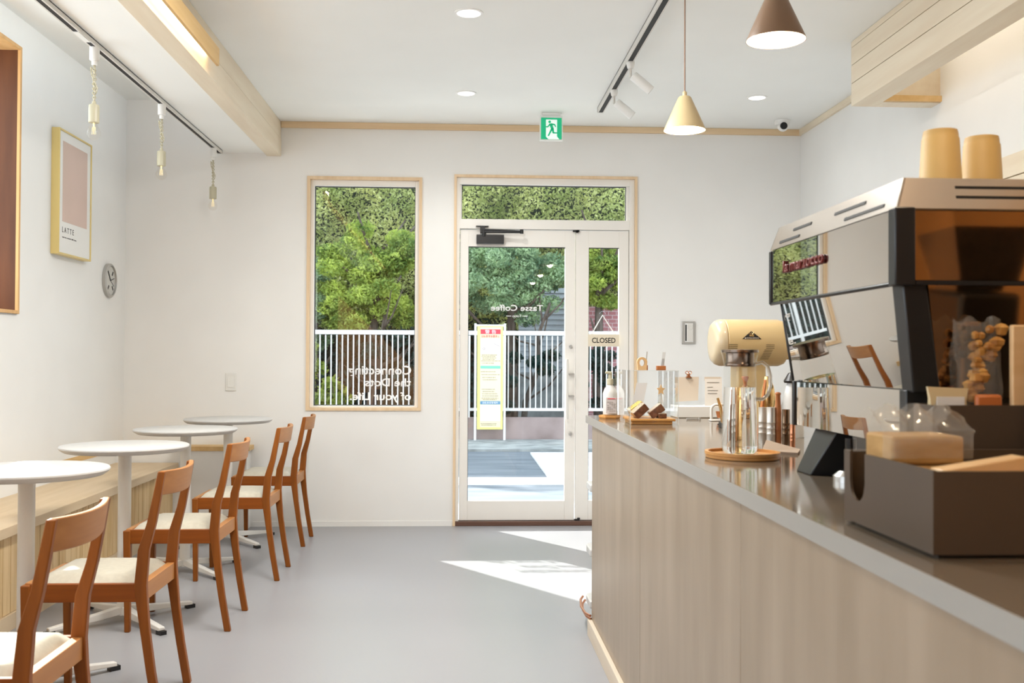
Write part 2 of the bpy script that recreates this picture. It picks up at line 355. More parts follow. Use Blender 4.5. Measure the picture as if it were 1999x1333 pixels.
# planked bulkhead over the counter
for i, (z0, z1) in enumerate([(2.408, 2.519), (2.522, 2.611), (2.614, 2.700), (2.702, 2.731)]):
    struct(MB().box(1.951, 2.071, YR, 5.012, z0, z1).build('trim_%d' % (5+i), M['beam_wood'], bevel=0.0015))
struct(MB().box(2.071, XR, 4.915, 5.012, 2.408, 2.731).build('trim_9', M['beam_wood']))
struct(MB().box(2.071, XR, 4.898, 4.915, 2.412, 2.440).build('trim_10', M['board_orange']))  # amber colour stands in for the LED-lit edge of the cross member
struct(MB().box(-1.38, -0.04, YB-0.006, YB, 0, 0.035).build('baseboard_back', M['wall']))
struct(MB().box(XL, XL+0.004, 1.0, 6.83, 0.521, 0.553).build('trim_11', M['board_orange']))

b = MB()
for i in range(8): b.box(XR-0.022, XR-0.0005, 1.6, 4.37, 1.24+i*0.098, 1.24+i*0.098+0.094)
tag(b.build('wall_boarding', M['beam_wood'], bevel=0.002, seg=1), 'pale horizontal boarding on the side wall right of the paper cups', 'wall panel')
# ---- window with pale wooden casing
w = thing('window_1', 'window', 'window', ((WX0+WX1)/2, YB, WZ0)); struct(w); del w['label']; del w['category']
b = MB(); cw = 0.020
b.box(WX0-cw, WX0, YB-0.012, YB+0.06, WZ0-cw, WZ1+cw); b.box(WX1, WX1+cw, YB-0.012, YB+0.06, WZ0-cw, WZ1+cw)
b.box(WX0, WX1, YB-0.012, YB+0.06, WZ0-cw, WZ0); b.box(WX0, WX1, YB-0.012, YB+0.06, WZ1, WZ1+cw)
b.build('window_casing', M['trim_wood_z'], w)
b = MB(); sw = 0.026; sy0, sy1 = YB+0.02, YB+0.075
b.box(WX0, WX0+sw, sy0, sy1, WZ0, WZ1); b.box(WX1-sw, WX1, sy0, sy1, WZ0, WZ1)
b.box(WX0+sw, WX1-sw, sy0, sy1, WZ0, WZ0+0.012); b.box(WX0+sw, WX1-sw, sy0, sy1, WZ1-0.04, WZ1)
b.build('window_sash', M['white_frame'], w, bevel=0.002)
b = MB(); g = 0.005; gx0, gx1, gz0, gz1 = WX0+sw, WX1-sw, WZ0+0.012, WZ1-0.04
b.box(gx0, gx0+g, sy0+0.03, sy1-0.01, gz0, gz1); b.box(gx1-g, gx1, sy0+0.03, sy1-0.01, gz0, gz1)
b.box(gx0, gx1, sy0+0.03, sy1-0.01, gz1-g, gz1); b.box(gx0, gx1, sy0+0.03, sy1-0.01, gz0, gz0+g)
b.build('gasket', M['black'], w)
MB().box(gx0, gx1, YB+0.058, YB+0.062, gz0, gz1).build('window_pane', M['glass'], w)
# lettering on the pane, read from the street
YL = YB+0.056
def letter_line(body, u0, u1, zb, zt, parent):
    x0, x1 = u0, u1
    return text('lettering', body, M['white_ink'], x1-x0, ((x0+x1)/2, YL, (zb+zt)/2), (1, 0, 0), (0, 0, 1), parent, mirror=True, depth=-0.001, bold=0.02, height=zt-zb)
k = 7.04/2000.0
def bx(u): return (u-896.0)*k*1.0
letter_line('Connecting', bx(682), bx(803), 1.003, 1.085, w)
letter_line('the Dots', bx(714), bx(803), 0.942, 0.998, w)
letter_line('of your Life.', bx(685), bx(803), 0.832, 0.903, w)

# ---- left window niche
w = thing('window_2', 'w', 'w', (XL, (NY0+NY1)/2, NZ0)); struct(w); del w['label']; del w['category']
b = MB(); c0 = 0.018
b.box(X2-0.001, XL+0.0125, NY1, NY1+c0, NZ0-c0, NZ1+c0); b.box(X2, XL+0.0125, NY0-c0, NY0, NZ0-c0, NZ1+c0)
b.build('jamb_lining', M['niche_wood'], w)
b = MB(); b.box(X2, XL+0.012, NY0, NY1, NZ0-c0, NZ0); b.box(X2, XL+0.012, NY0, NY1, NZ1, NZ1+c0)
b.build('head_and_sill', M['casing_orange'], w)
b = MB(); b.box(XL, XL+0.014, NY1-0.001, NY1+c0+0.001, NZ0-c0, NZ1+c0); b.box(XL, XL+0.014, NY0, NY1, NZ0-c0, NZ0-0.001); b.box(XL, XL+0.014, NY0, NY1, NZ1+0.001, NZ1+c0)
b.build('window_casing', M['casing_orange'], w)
MB().box(X2+0.010, X2+0.014, NY0, NY1, NZ0, NZ1).build('window_pane', M['glass'], w)

# ---- glazed entrance door
w = thing('door_1', 'w', 'w', ((DX0+DX1)/2, YB, 0)); struct(w); del w['label']; del w['category']
b = MB(); cw = 0.017
b.box(DX0-cw, DX0, YB-0.014, YB+0.02, 0, DZ1+cw); b.box(DX1, DX1+cw, YB-0.014, YB+0.02, 0, DZ1+cw); b.box(DX0, DX1, YB-0.014, YB+0.02, DZ1, DZ1+cw)
b.build('door_casing', M['trim_wood_z'], w)
b = MB(); f0, f1 = YB+0.005, YB+0.085
b.box(DX0, 0.000, f0, f1, 0.03, DZ1); b.box(1.166, DX1, f0, f1, 0.03, DZ1); b.box(0.0, 1.166, f0, f1, 2.326, DZ1); b.box(0.0, 1.166, f0, f1, 2.022, 2.088)
b.box(0.0, 0.012, f0+0.02, f1, 2.088, 2.326); b.box(1.146, 1.166, f0+0.02, f1, 2.088, 2.326)
b.build('door_frame', M['white_frame'], w, bevel=0.0015)
MB().box(0.012, 1.146, YB+0.05, YB+0.054, 2.088, 2.326).build('transom_pane', M['glass'], w)
b = MB(); b.box(0.012, 1.146, YB+0.036, YB+0.056, 2.321, 2.326); b.box(0.012, 0.016, YB+0.036, YB+0.056, 2.088, 2.326); b.box(1.142, 1.146, YB+0.036, YB+0.056, 2.088, 2.326)
b.build('gasket', M['black'], w)
MB().box(DX0-0.01, DX1, YB-0.012, YB+0.085, 0.0, 0.030).build('threshold', M['threshold'], w, bevel=0.002)
def leaf(x0, x1, gx0, gx1, gz0, gz1, hd):
    l0, l1 = YB+0.020, YB+0.062
    lf = MB(); lf.box(x0, gx0, l0, l1, 0.034, 2.016); lf.box(gx1, x1, l0, l1, 0.034, 2.016); lf.box(gx0, gx1, l0, l1, 0.034, gz0); lf.box(gx0, gx1, l0, l1, gz1, 2.016)
    o = lf.build('door_leaf', M['white_frame'], w, bevel=0.0015)
    MB().box(gx0, gx1, YB+0.040, YB+0.044, gz0, gz1).build('leaf_pane', M['glass'], o)
    gk = MB(); gk.box(gx0, gx1, l0+0.008, l0+0.019, gz1-0.005, gz1); gk.box(gx0, gx0+0.003, l0+0.008, l0+0.019, gz0, gz1)
    gk.build('leaf_gasket', M['black'], o)
    return o
L1 = leaf(0.003, 0.792, 0.060, 0.724, 0.165, 1.902, 0); L2 = leaf(0.797, 1.163, 0.887, 1.096, 0.165, 1.902, 1)
b = MB(); b.box(0.728, 0.744, YB-0.035, YB-0.020, 0.725, 1.135)
b.build('pull_handle', M['white_metal'], L1, bevel=0.003)
b = MB(); b.box(0.736, 0.785, YB-0.026, YB+0.022, 1.028, 1.038); b.box(0.736, 0.785, YB-0.026, YB+0.022, 0.878, 0.888); b.build('handle_bracket', M['grey_metal'], L1)
for zz, r in ((1.221, 0.011), (0.624, 0.012)):
    MB().lathe([(r, 0), (r, -0.018), (r*0.6, -0.022)], (0.763, YB+0.020, zz), 20, 'y').build('lock_cylinder', M['grey_metal'], L1, smooth=True)
# door closer
b = MB(); b.box(0.113, 0.300, YB-0.035, YB+0.020, 1.918, 1.978); b.build('closer_body', M['black'], L1, bevel=0.002)
b = MB(); b.box(0.110, 0.195, YB-0.020, YB+0.006, 2.034, 2.040); b.box(0.138, 0.172, YB-0.030, YB+0.006, 1.990, 2.036)
b.tube([(0.155, YB-0.030, 1.998), (0.42, YB-0.045, 1.995)], 0.008, 8); b.tube([(0.165, YB-0.030, 2.012), (0.42, YB-0.045, 2.001)], 0.006, 8)
b.lathe([(0.012, -0.012), (0.012, 0.016)], (0.42, YB-0.045, 1.997), 12); b.lathe([(0.014, -0.045), (0.014, 0.0)], (0.165, YB-0.026, 2.01), 12)
b.build('closer_arm', M['black'], L1)
b = MB(); b.box(0.775, 0.82, YB+0.003, YB+0.020, 2.008, 2.018); b.box(0.797, 0.812, YB+0.003, YB+0.020, 2.002, 2.018); b.build('flush_bolt', M['black'], L2)
b = MB(); b.box(0.790, 0.826, YB+0.003, YB+0.020, 0.034, 0.042); b.box(0.812, 0.83, YB+0.003, YB+0.020, 0.040, 0.05); b.build('flush_bolt', M['black'], L2)
# name on the door glass
text('lettering', 'Tasse Coffee', M['white_ink'], (1059-957)*k, (bx(1008), YB+0.038, 1.15+(694.5-599.5)*k), (1, 0, 0), (0, 0, 1), L1, mirror=True, depth=-0.001, bold=0.02, height=0.043)
text('lettering', 'Tokyo', M['white_ink'], 18*k, (bx(1008), YB+0.038, 1.15+(694.5-616)*k), (1, 0, 0), (0, 0, 1), L1, mirror=True, depth=-0.001, bold=0.01)
b = MB(); zt = 1.15+(694.5-616)*k
b.box(bx(987), bx(997), YB+0.037, YB+0.038, zt, zt+0.004); b.box(bx(1019), bx(1029), YB+0.037, YB+0.038, zt, zt+0.004); b.build('lettering_dash', M['white_ink'], L1)

# CLOSED board on its string
t = thing('closed_sign', 'cream board reading CLOSED hung by white string on the narrow door pane', 'sign', (1.0, YB+0.002, 1.22))
MB().box(0.882, 1.094, YB-0.008, YB+0.004, 1.222, 1.306).build('board', M['closed_board'], t, bevel=0.002)
text('lettering', 'CLOSED', M['dark_ink'], 0.162, (0.988, YB-0.0085, 1.264), (1, 0, 0), (0, 0, 1), t, depth=0.001, bold=0.014, height=0.036)
b = MB(); b.tube([(0.905, YB+0.002, 1.304), (0.985, YB+0.030, 1.438), (1.068, YB+0.002, 1.304)], 0.004, 8); b.build('hanging_string', M['string'], t)
b = MB(); b.lathe([(0.022, 0.0385), (0.018, 0.028), (0.007, 0.024), (0.007, 0.012)], (0.985, YB, 1.445), 18, 'y'); b.build('suction_hook', M['acrylic'], t)

# ------------------------------------------------------------------ wall and ceiling fittings
t = thing('exit_sign', 'green emergency exit sign with running figure hung over the door', 'exit sign', (0.589, 6.6, 2.732))
MB().box(0.53, 0.65, 6.59, 6.63, 2.716, 2.731).build('ceiling_mount', M['white_plastic'], t, bevel=0.002)
MB().box(0.514, 0.664, 6.600, 6.622, 2.550, 2.716).build('housing', M['white_plastic'], t, bevel=0.002)
ex = lambda u: 0.522+(u-290)/800.0*0.134
ez = lambda v: 2.698-(v-305)/790.0*0.138
def flat(mb, pts, y0, y1): mb.prism([(ex(u), ez(v)) for u, v in pts], 'y', y0, y1)
b = MB(); flat(b, [(290, 300), (1090, 300), (1090, 1100), (290, 1100)], 6.597, 6.600); b.build('green_panel', M['green_sign'], t)
b = MB(); flat(b, [(480, 370), (910, 370), (910, 1000), (1000, 1100), (580, 1100), (480, 1010)], 6.5955, 6.597); b.build('white_doorway', M['sign_white'], t)
b = MB(); y0, y1 = 6.594, 6.5955
b.prism([(ex(620+52*math.cos(a)), ez(455+52*math.sin(a))) for a in [i*PI/8 for i in range(16)]], 'y', y0, y1)
def limb(p, q, w0, w1):
    d = Vector((q[0]-p[0], q[1]-p[1])).normalized(); n = Vector((-d.y, d.x))
    flat(b, [(p[0]+n.x*w0, p[1]+n.y*w0), (q[0]+n.x*w1, q[1]+n.y*w1), (q[0]-n.x*w1, q[1]-n.y*w1), (p[0]-n.x*w0, p[1]-n.y*w0)], y0, y1)
limb((665, 540), (730, 720), 62, 48); limb((640, 530), (545, 645), 26, 22); limb((560, 645), (475, 640), 22, 20)
limb((650, 535), (815, 555), 30, 26); limb((810, 550), (860, 645), 24, 20); limb((715, 700), (570, 980), 38, 26)
limb((735, 690), (765, 865), 46, 34); limb((750, 865), (950, 865), 24, 20)
b.build('running_figure', M['green_sign'], t)

t = thing('security_camera', 'white dome security camera with dark lens under the ceiling', 'security camera', (2.142, 6.705, 2.732))
MB().lathe([(0.052, 0), (0.052, -0.02), (0.045, -0.03)], (2.142, 6.705, 2.731), 28).build('base', M['white_plastic'], t, smooth=True)
MB().lathe([(0.036*math.sin(a), -0.036*math.cos(a)) for a in [0.001+PI*i/12 for i in range(13)]], (2.142, 6.69, 2.690), 28).build('ball_head', M['white_plastic'], t, smooth=True)
MB().lathe([(0.021, 0), (0.024, 0.004), (0.024, 0.012)], (2.137, 6.647, 2.685), 24, 'y').build('lens', M['black'], t, smooth=True)
def downlight(x, y, label, on, r=0.055, power=34, col=(1.0, 0.98, 0.94)):
    t = thing('recessed_downlight', label, 'ceiling light', (x, y, ZC), 'recessed ceiling lights')
    MB().lathe([(r+0.012, 0), (r+0.012, -0.004), (r, -0.005), (r, 0)], (x, y, ZC), 36, cap=False).build('trim_ring', M['downlight_off'], t, smooth=True)
    MB().lathe([(r, 0), (r, -0.0015)], (x, y, ZC-0.001), 36).build('diffuser', M['downlight_on'] if on else M['downlight_off'], t)
    if on: light('downlight', 'SPOT', (x, y, ZC-0.02), power, col, dir=(0, 0, -1), spot_size=2.6, spot_blend=0.8, shadow_soft_size=0.05)
downlight(0.036, 4.70, 'recessed ceiling light nearest the camera, glowing warm white', True)
downlight(0.034, 6.14, 'recessed ceiling light in front of the exit sign', True, 0.05)
downlight(1.80, 6.12, 'faint recessed ceiling light above the white security camera corner', True, 0.05, 4)

t = thing('ceiling_panel_light', 'long lit ceiling panel just above the top edge of the picture', 'ceiling light', (-0.21, 3.65, ZC))  # unseen panel added to brighten the room from above
MB().box(-0.39, -0.03, 2.98, 4.32, ZC-0.025, ZC).build('housing', M['white_metal'], t, bevel=0.003)
MB().box(-0.375, -0.045, 3.0, 4.30, ZC-0.027, ZC-0.025).build('diffuser', M['downlight_on'], t)
light('panel_light', 'AREA', (-0.21, 3.65, ZC-0.035), 62, (0.98, 0.98, 0.96), dir=(0, 0, -1), shape='RECTANGLE', size=0.33, size_y=1.28)  # light of the added, unseen panel

downlight(1.25, 0.1, 'recessed warm ceiling light behind the camera over the counter', True, 0.05, 46, (1.0, 0.68, 0.38))  # added out of view to warm the counter and rear wall
t = thing('trough_light', 'warm light strip on the inner side of the planked bulkhead', 'ceiling light', (2.085, 2.2, 2.60))
MB().box(2.0712, 2.082, -1.0, 4.86, 2.60, 2.63).build('led_carrier', M['white_metal'], t)
MB().box(2.082, 2.086, -1.0, 4.85, 2.605, 2.625).build('led_strip', mat('soft_led', (1, 0.95, 0.85), 0.4, emit=(1.0, 0.86, 0.68), estr=16.0), t)

# left lighting track with bare bulb pendants
t = thing('lighting_track', 'white lighting track with black slot beside the lowered ceiling', 'lighting track', (-1.6, 4.5, 2.515))
def track_rail(x0, x1, y0, y1, z0, z1, slot, t):
    b = MB(); b.box(x0, x0+0.007, y0, y1, z0, z1); b.box(x1-0.007, x1, y0, y1, z0, z1); b.box(x0, x1, y0, y1, z1-0.004, z1); b.box(x0, x1, y1-0.01, y1, z0, z1); b.build('rail', M['white_metal'], t)
    MB().box(x0+0.007, x1-0.007, y0, y1-0.01, z0+0.0005, z1-0.004).build('slot', M['dark_slot'], t)
track_rail(-1.617, -1.583, 0.5, 6.90, 2.493, 2.515, 0, t)
MB().box(-1.612, -1.588, 4.33, 4.47, 2.491, 2.500).build('joint_cover', M['white_plastic'], t)
def bulb_pendant(y, label):
    t = thing('bulb_pendant', label, 'pendant lamp', (-1.6, y, 2.49), 'bare bulb pendants on the left track')
    x, z = -1.6, 2.493
    MB().lathe([(0.021, 0), (0.021, -0.055), (0.017, -0.058), (0.012, -0.058), (0.012, -0.078)], (x, y, z), 24).build('track_adapter', M['white_plastic'], t, smooth=True)
    b = MB(); pts = []
    for i in range(60):
        a = i*0.9; q = i/59.0; pts.append((x+0.0035*math.cos(a)+0.004*math.sin(q*3), y+0.0035*math.sin(a), z-0.078-q*0.170))
    b.tube(pts, 0.0028, 6); b.tube([(p[0]-2*(p[0]-x), p[1]-2*(p[1]-y), p[2]) for p in pts], 0.0028, 6)
    b.tube([(x-0.016, y, z-0.085), (x-0.012, y, z-0.12), (x+0.002, y, z-0.155), (x+0.014, y, z-0.178), (x+0.010, y, z-0.196), (x+0.001, y, z-0.188), (x-0.004, y, z-0.15), (x-0.003, y, z-0.11), (x-0.012, y, z-0.088)], 0.003, 6)
    b.build('twisted_cord', M['cord'], t)
    MB().lathe([(0.008, 0.012), (0.010, 0.0), (0.021, -0.004), (0.023, -0.012), (0.023, -0.080), (0.021, -0.082)], (x, y, z-0.248), 24).build('socket', M['cream_plastic'], t, smooth=True)
    zb = z-0.330
    MB().lathe([(0.013, 0.0), (0.016, -0.012), (0.024, -0.026), (0.0295, -0.042), (0.029, -0.052), (0.023, -0.066), (0.012, -0.074), (0.001, -0.076)], (x, y, zb), 24, cap=False).build('glass_bulb', M['bulb_glass'], t, smooth=True)
    b = MB()
    for q in (-0.006, -0.002, 0.002, 0.006): b.tube([(x+q, y, zb-0.018), (x+q*1.4, y, zb-0.05)], 0.0009, 6)
    b.lathe([(0.004, 0), (0.003, -0.02)], (x, y, zb), 8)
    b.build('filament', M['filament'], t)
bulb_pendant(4.552, 'bare bulb pendant beside the framed poster, nearest on the left track')
bulb_pendant(5.568, 'bare bulb pendant hanging between two others on the left track')
bulb_pendant(6.720, 'bare bulb pendant at the far end of the left track')

# right track with two spotlights
t = thing('lighting_track', 'white ceiling track carrying two spotlights over the room centre', 'lighting track', (0.892, 5, ZC))
track_rail(0.868, 0.908, 0.5, 6.45, 2.700, ZC, 0, t)
def spot(y, label):
    t = thing('track_spotlight', label, 'spotlight', (0.892, y, 2.70), 'spotlights on the ceiling track')
    x, z = 0.892, 2.702
    MB().lathe([(0.022, 0), (0.022, -0.012), (0.017, -0.034), (0.013, -0.036)], (x, y, z), 20).build('track_adapter', M['white_plastic'], t, smooth=True)
    MB().lathe([(0.007, 0), (0.007, -0.045)], (x, y, z-0.036), 12).build('stem', M['white_metal'], t, smooth=True)
    d = Vector((0.093, -0.01, -0.080)).normalized(); p = Vector((x+0.012, y, z-0.072))
    b = MB(); q = p+d*0.125
    b.tube([p, p+d*0.004, q-d*0.002, q], [0.022, 0.026, 0.026, 0.025], 24); b.build('lamp_head', M['white_plastic'], t, smooth=True)
spot(5.326, 'nearer white spotlight on the ceiling track, tilted toward the wall')
spot(5.896, 'farther white spotlight near the end of the ceiling track')

# pendant lamps over the counter
def pendant(x, y, zb, label, m, extra=0):
    t = thing('cone_pendant', label, 'pendant lamp', (x, y, zb), 'cone pendants over the counter')
    b = MB(); b.tube([(x, y, 2.672), (x, y, zb+0.13)], 0.003, 8); b.build('cable', mat('cable_%d' % extra, (0.30, 0.20, 0.15), 0.6), t)
    MB().lathe([(0.006, 0.155), (0.009, 0.150), (0.009, 0.136), (0.022, 0.134), (0.026, 0.130), (0.082, 0.004), (0.083, 0.0), (0.081, 0.0)], (x, y, zb), 48, cap=False).build('shade', m, t, smooth=True)
    MB().lathe([(0.024, 0.126), (0.081, 0.001)], (x, y, zb), 48, cap=False).build('shade_lining', M['lamp_inside'], t, smooth=True)
    MB().lathe([(0.030*math.sin(a), 0.030-0.03*math.cos(a)) for a in [0.01+PI*i/10 for i in range(11)]], (x, y, zb+0.018), 20).build('bulb', M['bulb_on'], t, smooth=True)
    MB().lathe([(0.016, 0), (0.016, -0.028)], (x, y, 2.6995), 24).build('track_plug', M['white_plastic'], t)
    light('pendant_light', 'POINT', (x, y, zb+0.01), 9, WARM, shadow_soft_size=0.03)
pendant(0.886, 4.00, 2.047, 'beige cone pendant lamp hanging from a thin cable over the counter', M['lamp_beige'], 1)
pendant(0.886, 1.66, 2.043, 'brown cone pendant lamp overhead beyond the picture top, above the machine', M['lamp_brown'], 3)
pendant(0.886, 2.83, 2.043, 'dark brown cone pendant lamp cut by the top of the picture', M['lamp_brown'], 2)

# trough light on the left bulkhead
t = thing('trough_light', 'glowing trough light behind an amber board on the left bulkhead', 'ceiling light', (-1.17, 2, 2.53))
MB().box(-1.163, -1.149, YR+0.1, 4.93, 2.528, 2.612).build('board', M['board_orange'], t, bevel=0.002)
MB().box(-1.209, -1.163, YR+0.1, 4.925, 2.6125, 2.6145).build('led_carrier', M['white_metal'], t)
MB().box(-1.196, -1.176, YR+0.1, 4.91, 2.606, 2.6125).build('led_strip', M['led'], t)

# framed poster
px = XL+0.045
t = thing('framed_poster', 'gold framed LATTE poster with dusty pink panel on the left wall', 'poster', (XL, 5.97, 1.70))
b = MB(); y0, y1, z0, z1 = 5.722, 6.218, 1.704, 2.398; fr = 0.010
b.box(XL, px, y0, y0+fr, z0, z1); b.box(XL, px, y1-fr, y1, z0, z1); b.box(XL, px, y0+fr, y1-fr, z0, z0+fr); b.box(XL, px, y0+fr, y1-fr, z1-fr, z1)
b.build('frame', M['gold'], t, bevel=0.001)
MB().box(XL+0.02, px-0.006, y0+fr, y1-fr, z0+fr, z1-fr).build('sheet', M['paper'], t)
MB().box(px-0.006, px-0.005, y0+0.062, y1-0.062, z0+0.185, z1-0.062).build('pink_panel', M['pinkprint'], t)
text('lettering', 'L A T T E', M['dark_ink'], 0.17, (px-0.006, y0+0.062+0.085, z0+0.140), (0, 1, 0), (0, 0, 1), t, depth=0.001, height=0.030)
text('lettering', 'espresso, steamed milk, foam', M['dark_ink'], 0.21, (px-0.006, y0+0.062+0.105, z0+0.098), (0, 1, 0), (0, 0, 1), t, depth=0.001, height=0.010)
# clock
t = thing('wall_clock', 'round grey wall clock with black markers below the poster', 'clock', (XL, 6.645, 1.623))
cy, cz = 6.645, 1.623
MB().lathe([(0.108, 0), (0.108, 0.02), (0.100, 0.026), (0.094, 0.026), (0.092, 0.018)], (XL, cy, cz), 48, 'x', cap=False).build('rim', M['grey_metal'], t, smooth=True)
MB().lathe([(0.093, 0.005), (0.093, 0.016)], (XL, cy, cz), 48, 'x').build('dial', mat('dial', (0.56, 0.55, 0.51), 0.5), t)
def clock_bar(ang, r0, r1, w0, w1, name):
    d = Vector((math.sin(ang), math.cos(ang))); n = Vector((d.y, -d.x))
    pts = [(cy+d.x*r0+n.x*w0, cz+d.y*r0+n.y*w0), (cy+d.x*r1+n.x*w1, cz+d.y*r1+n.y*w1), (cy+d.x*r1-n.x*w1, cz+d.y*r1-n.y*w1), (cy+d.x*r0-n.x*w0, cz+d.y*r0-n.y*w0)]
    MB().prism(pts, 'x', XL+0.016, XL+0.0185).build(name, M['black'], t)
for a in (40, -40, 140, 220): clock_bar(math.radians(a), 0.045, 0.075, 0.005, 0.005, 'hour_mark')
clock_bar(math.radians(-38), 0.0, 0.072, 0.006, 0.004, 'hour_hand'); clock_bar(math.radians(75), 0.0, 0.07, 0.003, 0.002, 'minute_hand'); clock_bar(math.radians(118), -0.02, 0.07, 0.001, 0.001, 'second_hand')
# switches
t = thing('blank_switch_plate', 'faint white switch plate on the back wall above the farthest table', 'switch', (-1.53, YB, 0.91))
MB().box(-1.567, -1.497, YB-0.008, YB, 0.911, 1.031).build('plate', mat('plate_white', (0.74, 0.735, 0.70), 0.4), t, bevel=0.003)
MB().box(-1.553, -1.511, YB-0.011, YB-0.008, 0.935, 1.007).build('rocker', mat('plate_white2', (0.76, 0.755, 0.72), 0.4), t, bevel=0.002)
t = thing('light_switch', 'grey framed light switch panel on the back wall above the counter', 'switch', (1.578, YB, 1.244))
MB().box(1.530, 1.622, YB-0.012, YB, 1.242, 1.397).build('frame', M['grey_metal'], t, bevel=0.002)
MB().box(1.548, 1.605, YB-0.016, YB-0.012, 1.256, 1.384).build('insert', M['white_plastic'], t)
for i in range(2): MB().box(1.566, 1.602, YB-0.020, YB-0.016, (1.345, 1.262)[i], (1.380, 1.340)[i]).build('rocker', M['white_metal'], t, bevel=0.002)
MB().box(1.550, 1.560, YB-0.0165, YB-0.016, 1.262, 1.375).build('dark_gap', M['dark_slot'], t)

# ------------------------------------------------------------------ bench and low ledge
t = thing('wall_bench', 'pale wooden bench with slatted front along the left wall', 'bench', (-2.04, 4.0, 0))
BY0, BY1 = 0.6, 6.828
MB().box(XL, -1.832, BY0, BY1, 0.402, 0.446).build('seat_board', M['bench_wood'], t, bevel=0.002)
b = MB(); y = BY0; i = 0
while y < BY1-0.01:
    b.box(-1.885+0.002*(i % 2), -1.868, y+0.0025, min(y+0.072, BY1), 0.070, 0.402); y += 0.0745; i += 1
b.build('slatted_front', M['slat_wood'], t, bevel=0.001, seg=1)
MB().box(XL, -1.884, BY0, BY1, 0.0, 0.402).build('carcass', M['bench_wood'], t)
MB().box(-1.884, -1.858, BY0, BY1, 0.0, 0.068).build('plinth', M['bench_wood'], t)
t = thing('wall_ledge', 'low white boxed ledge with wooden cap in the back corner', 'ledge', (-1.8, 6.9, 0))
MB().box(XL, -1.395, 6.838, YB, 0, 0.521).build('boxed_body', M['wall'], t)
MB().box(XL, -1.375, 6.83, YB, 0.521, 0.551).build('wood_cap', M['board_orange'], t, bevel=0.001)

# ------------------------------------------------------------------ chairs
def make_chair():
    """origin at the chair's centre on the floor; front faces -x; rear feet at x=+0.22"""
    t = thing('dining_chair', '', 'chair', (0, 0, 0), 'wooden cafe chairs')
    hw = 0.185; pw = 0.024
    prof = [(0.0, 0.222, 0.013), (0.143, 0.197, 0.0135), (0.275, 0.178, 0.0145), (0.36, 0.168, 0.0175), (0.42, 0.163, 0.019), (0.53, 0.172, 0.0175), (0.617, 0.196, 0.014), (0.70, 0.212, 0.0125), (0.779, 0.226, 0.011)]
    for s in (-1, 1):
        y0, y1 = (-hw, -hw+pw) if s < 0 else (hw-pw, hw)
        b = MB(); b.sweep([[(x-w_, y0, z), (x+w_, y0, z), (x+w_, y1, z), (x-w_, y1, z)] for z, x, w_ in prof]); b.build('rear_leg', M['chair_wood'], t, bevel=0.003, world=False)
        b = MB(); ya, yb_ = (-hw-0.002, -hw+0.028) if s < 0 else (hw-0.028, hw+0.002)
        yc, yd = (-hw+0.001, -hw+0.024) if s < 0 else (hw-0.024, hw-0.001)
        b.sweep([[(-0.200, yc, 0), (-0.178, yc, 0), (-0.178, yd, 0), (-0.200, yd, 0)], [(-0.208, ya, 0.42), (-0.178, ya, 0.42), (-0.178, yb_, 0.42), (-0.208, yb_, 0.42)]])
        b.build('front_leg', M['chair_wood'], t, bevel=0.003, world=False)
        b = MB(); y2 = (-hw+0.002, -hw+0.022) if s < 0 else (hw-0.022, hw-0.002)
        b.box(-0.180, 0.155, y2[0], y2[1], 0.366, 0.424); b.build('side_rail', M['chair_wood_x'], t, bevel=0.002, world=False)
    b = MB(); b.box(-0.204, -0.182, -hw+0.026, hw-0.026, 0.366, 0.4235); b.build('front_rail', M['chair_wood_y'], t, bevel=0.002, world=False)
    b = MB(); b.box(0.150, 0.176, -hw+0.022, hw-0.022, 0.366, 0.4235); b.build('rear_rail', M['chair_wood_y'], t, bevel=0.002, world=False)
    # padded seat
    n = 15; b = MB(); vs = []; x0, x1, ya, yb_ = -0.176, 0.148, -hw+0.024, hw-0.024
    for i in range(n):
        for j in range(n):
            u, v = i/(n-1), j/(n-1); e = min(u, 1-u, v, 1-v)
            h = 0.418+0.030*(1-(1-min(e/0.16, 1))**2.6)+0.004*math.sin(PI*u)*math.sin(PI*v)
            vs.append((x0+(x1-x0)*u, ya+(yb_-ya)*v, h))
    fs = [(i*n+j, (i+1)*n+j, (i+1)*n+j+1, i*n+j+1) for i in range(n-1) for j in range(n-1)]
    b.add(vs, fs); b.box(x0, x1, ya, yb_, 0.400, 0.4179); b.build('seat_pad', M['cushion'], t, smooth=True, world=False, recalc=False)
    # curved crest rail
    secs = []; K = 14
    for i in range(K+1):
        q = i/K; y = -hw+0.006+q*(2*hw-0.012); bow = 0.030*(1-(2*q-1)**2)
        zl, zh = 0.703-0.006*math.sin(PI*q), 0.781-0.004*math.sin(PI*q)
        xa, xb = 0.213+bow, 0.228+bow
        secs.append([(xa-0.008, y, zl), (xa+0.009, y, zl), (xb+0.006, y, zh), (xb-0.010, y, zh)])
    b = MB(); b.sweep(secs); b.build('crest_rail', M['chair_wood_y'], t, bevel=0.003, world=False)
    return t
chair = make_chair()
spots = [(-1.155, 6.420, 0.0, 'wooden chair farthest back, alone in front of the wall below the window'),
         (-1.145, 5.480, 0.0, 'wooden chair second from the back wall, drawn up to the third table'),
         (-1.180, 4.520, 0.0, 'wooden chair in the middle of the row, beside the second visible table'),
         (-1.170, 3.500, 0.0, 'wooden chair with a small sun patch on its cream seat'),
         (-1.140, 2.540, 0.0, 'wooden chair closest to the camera, sunlit seat cut by the picture edge')]
for i, (x, y, r, lab) in enumerate(spots):
    o = chair if i == 0 else copy_tree(chair)
    o.location = (x, y, 0); o.rotation_euler.z = r; o['label'] = lab

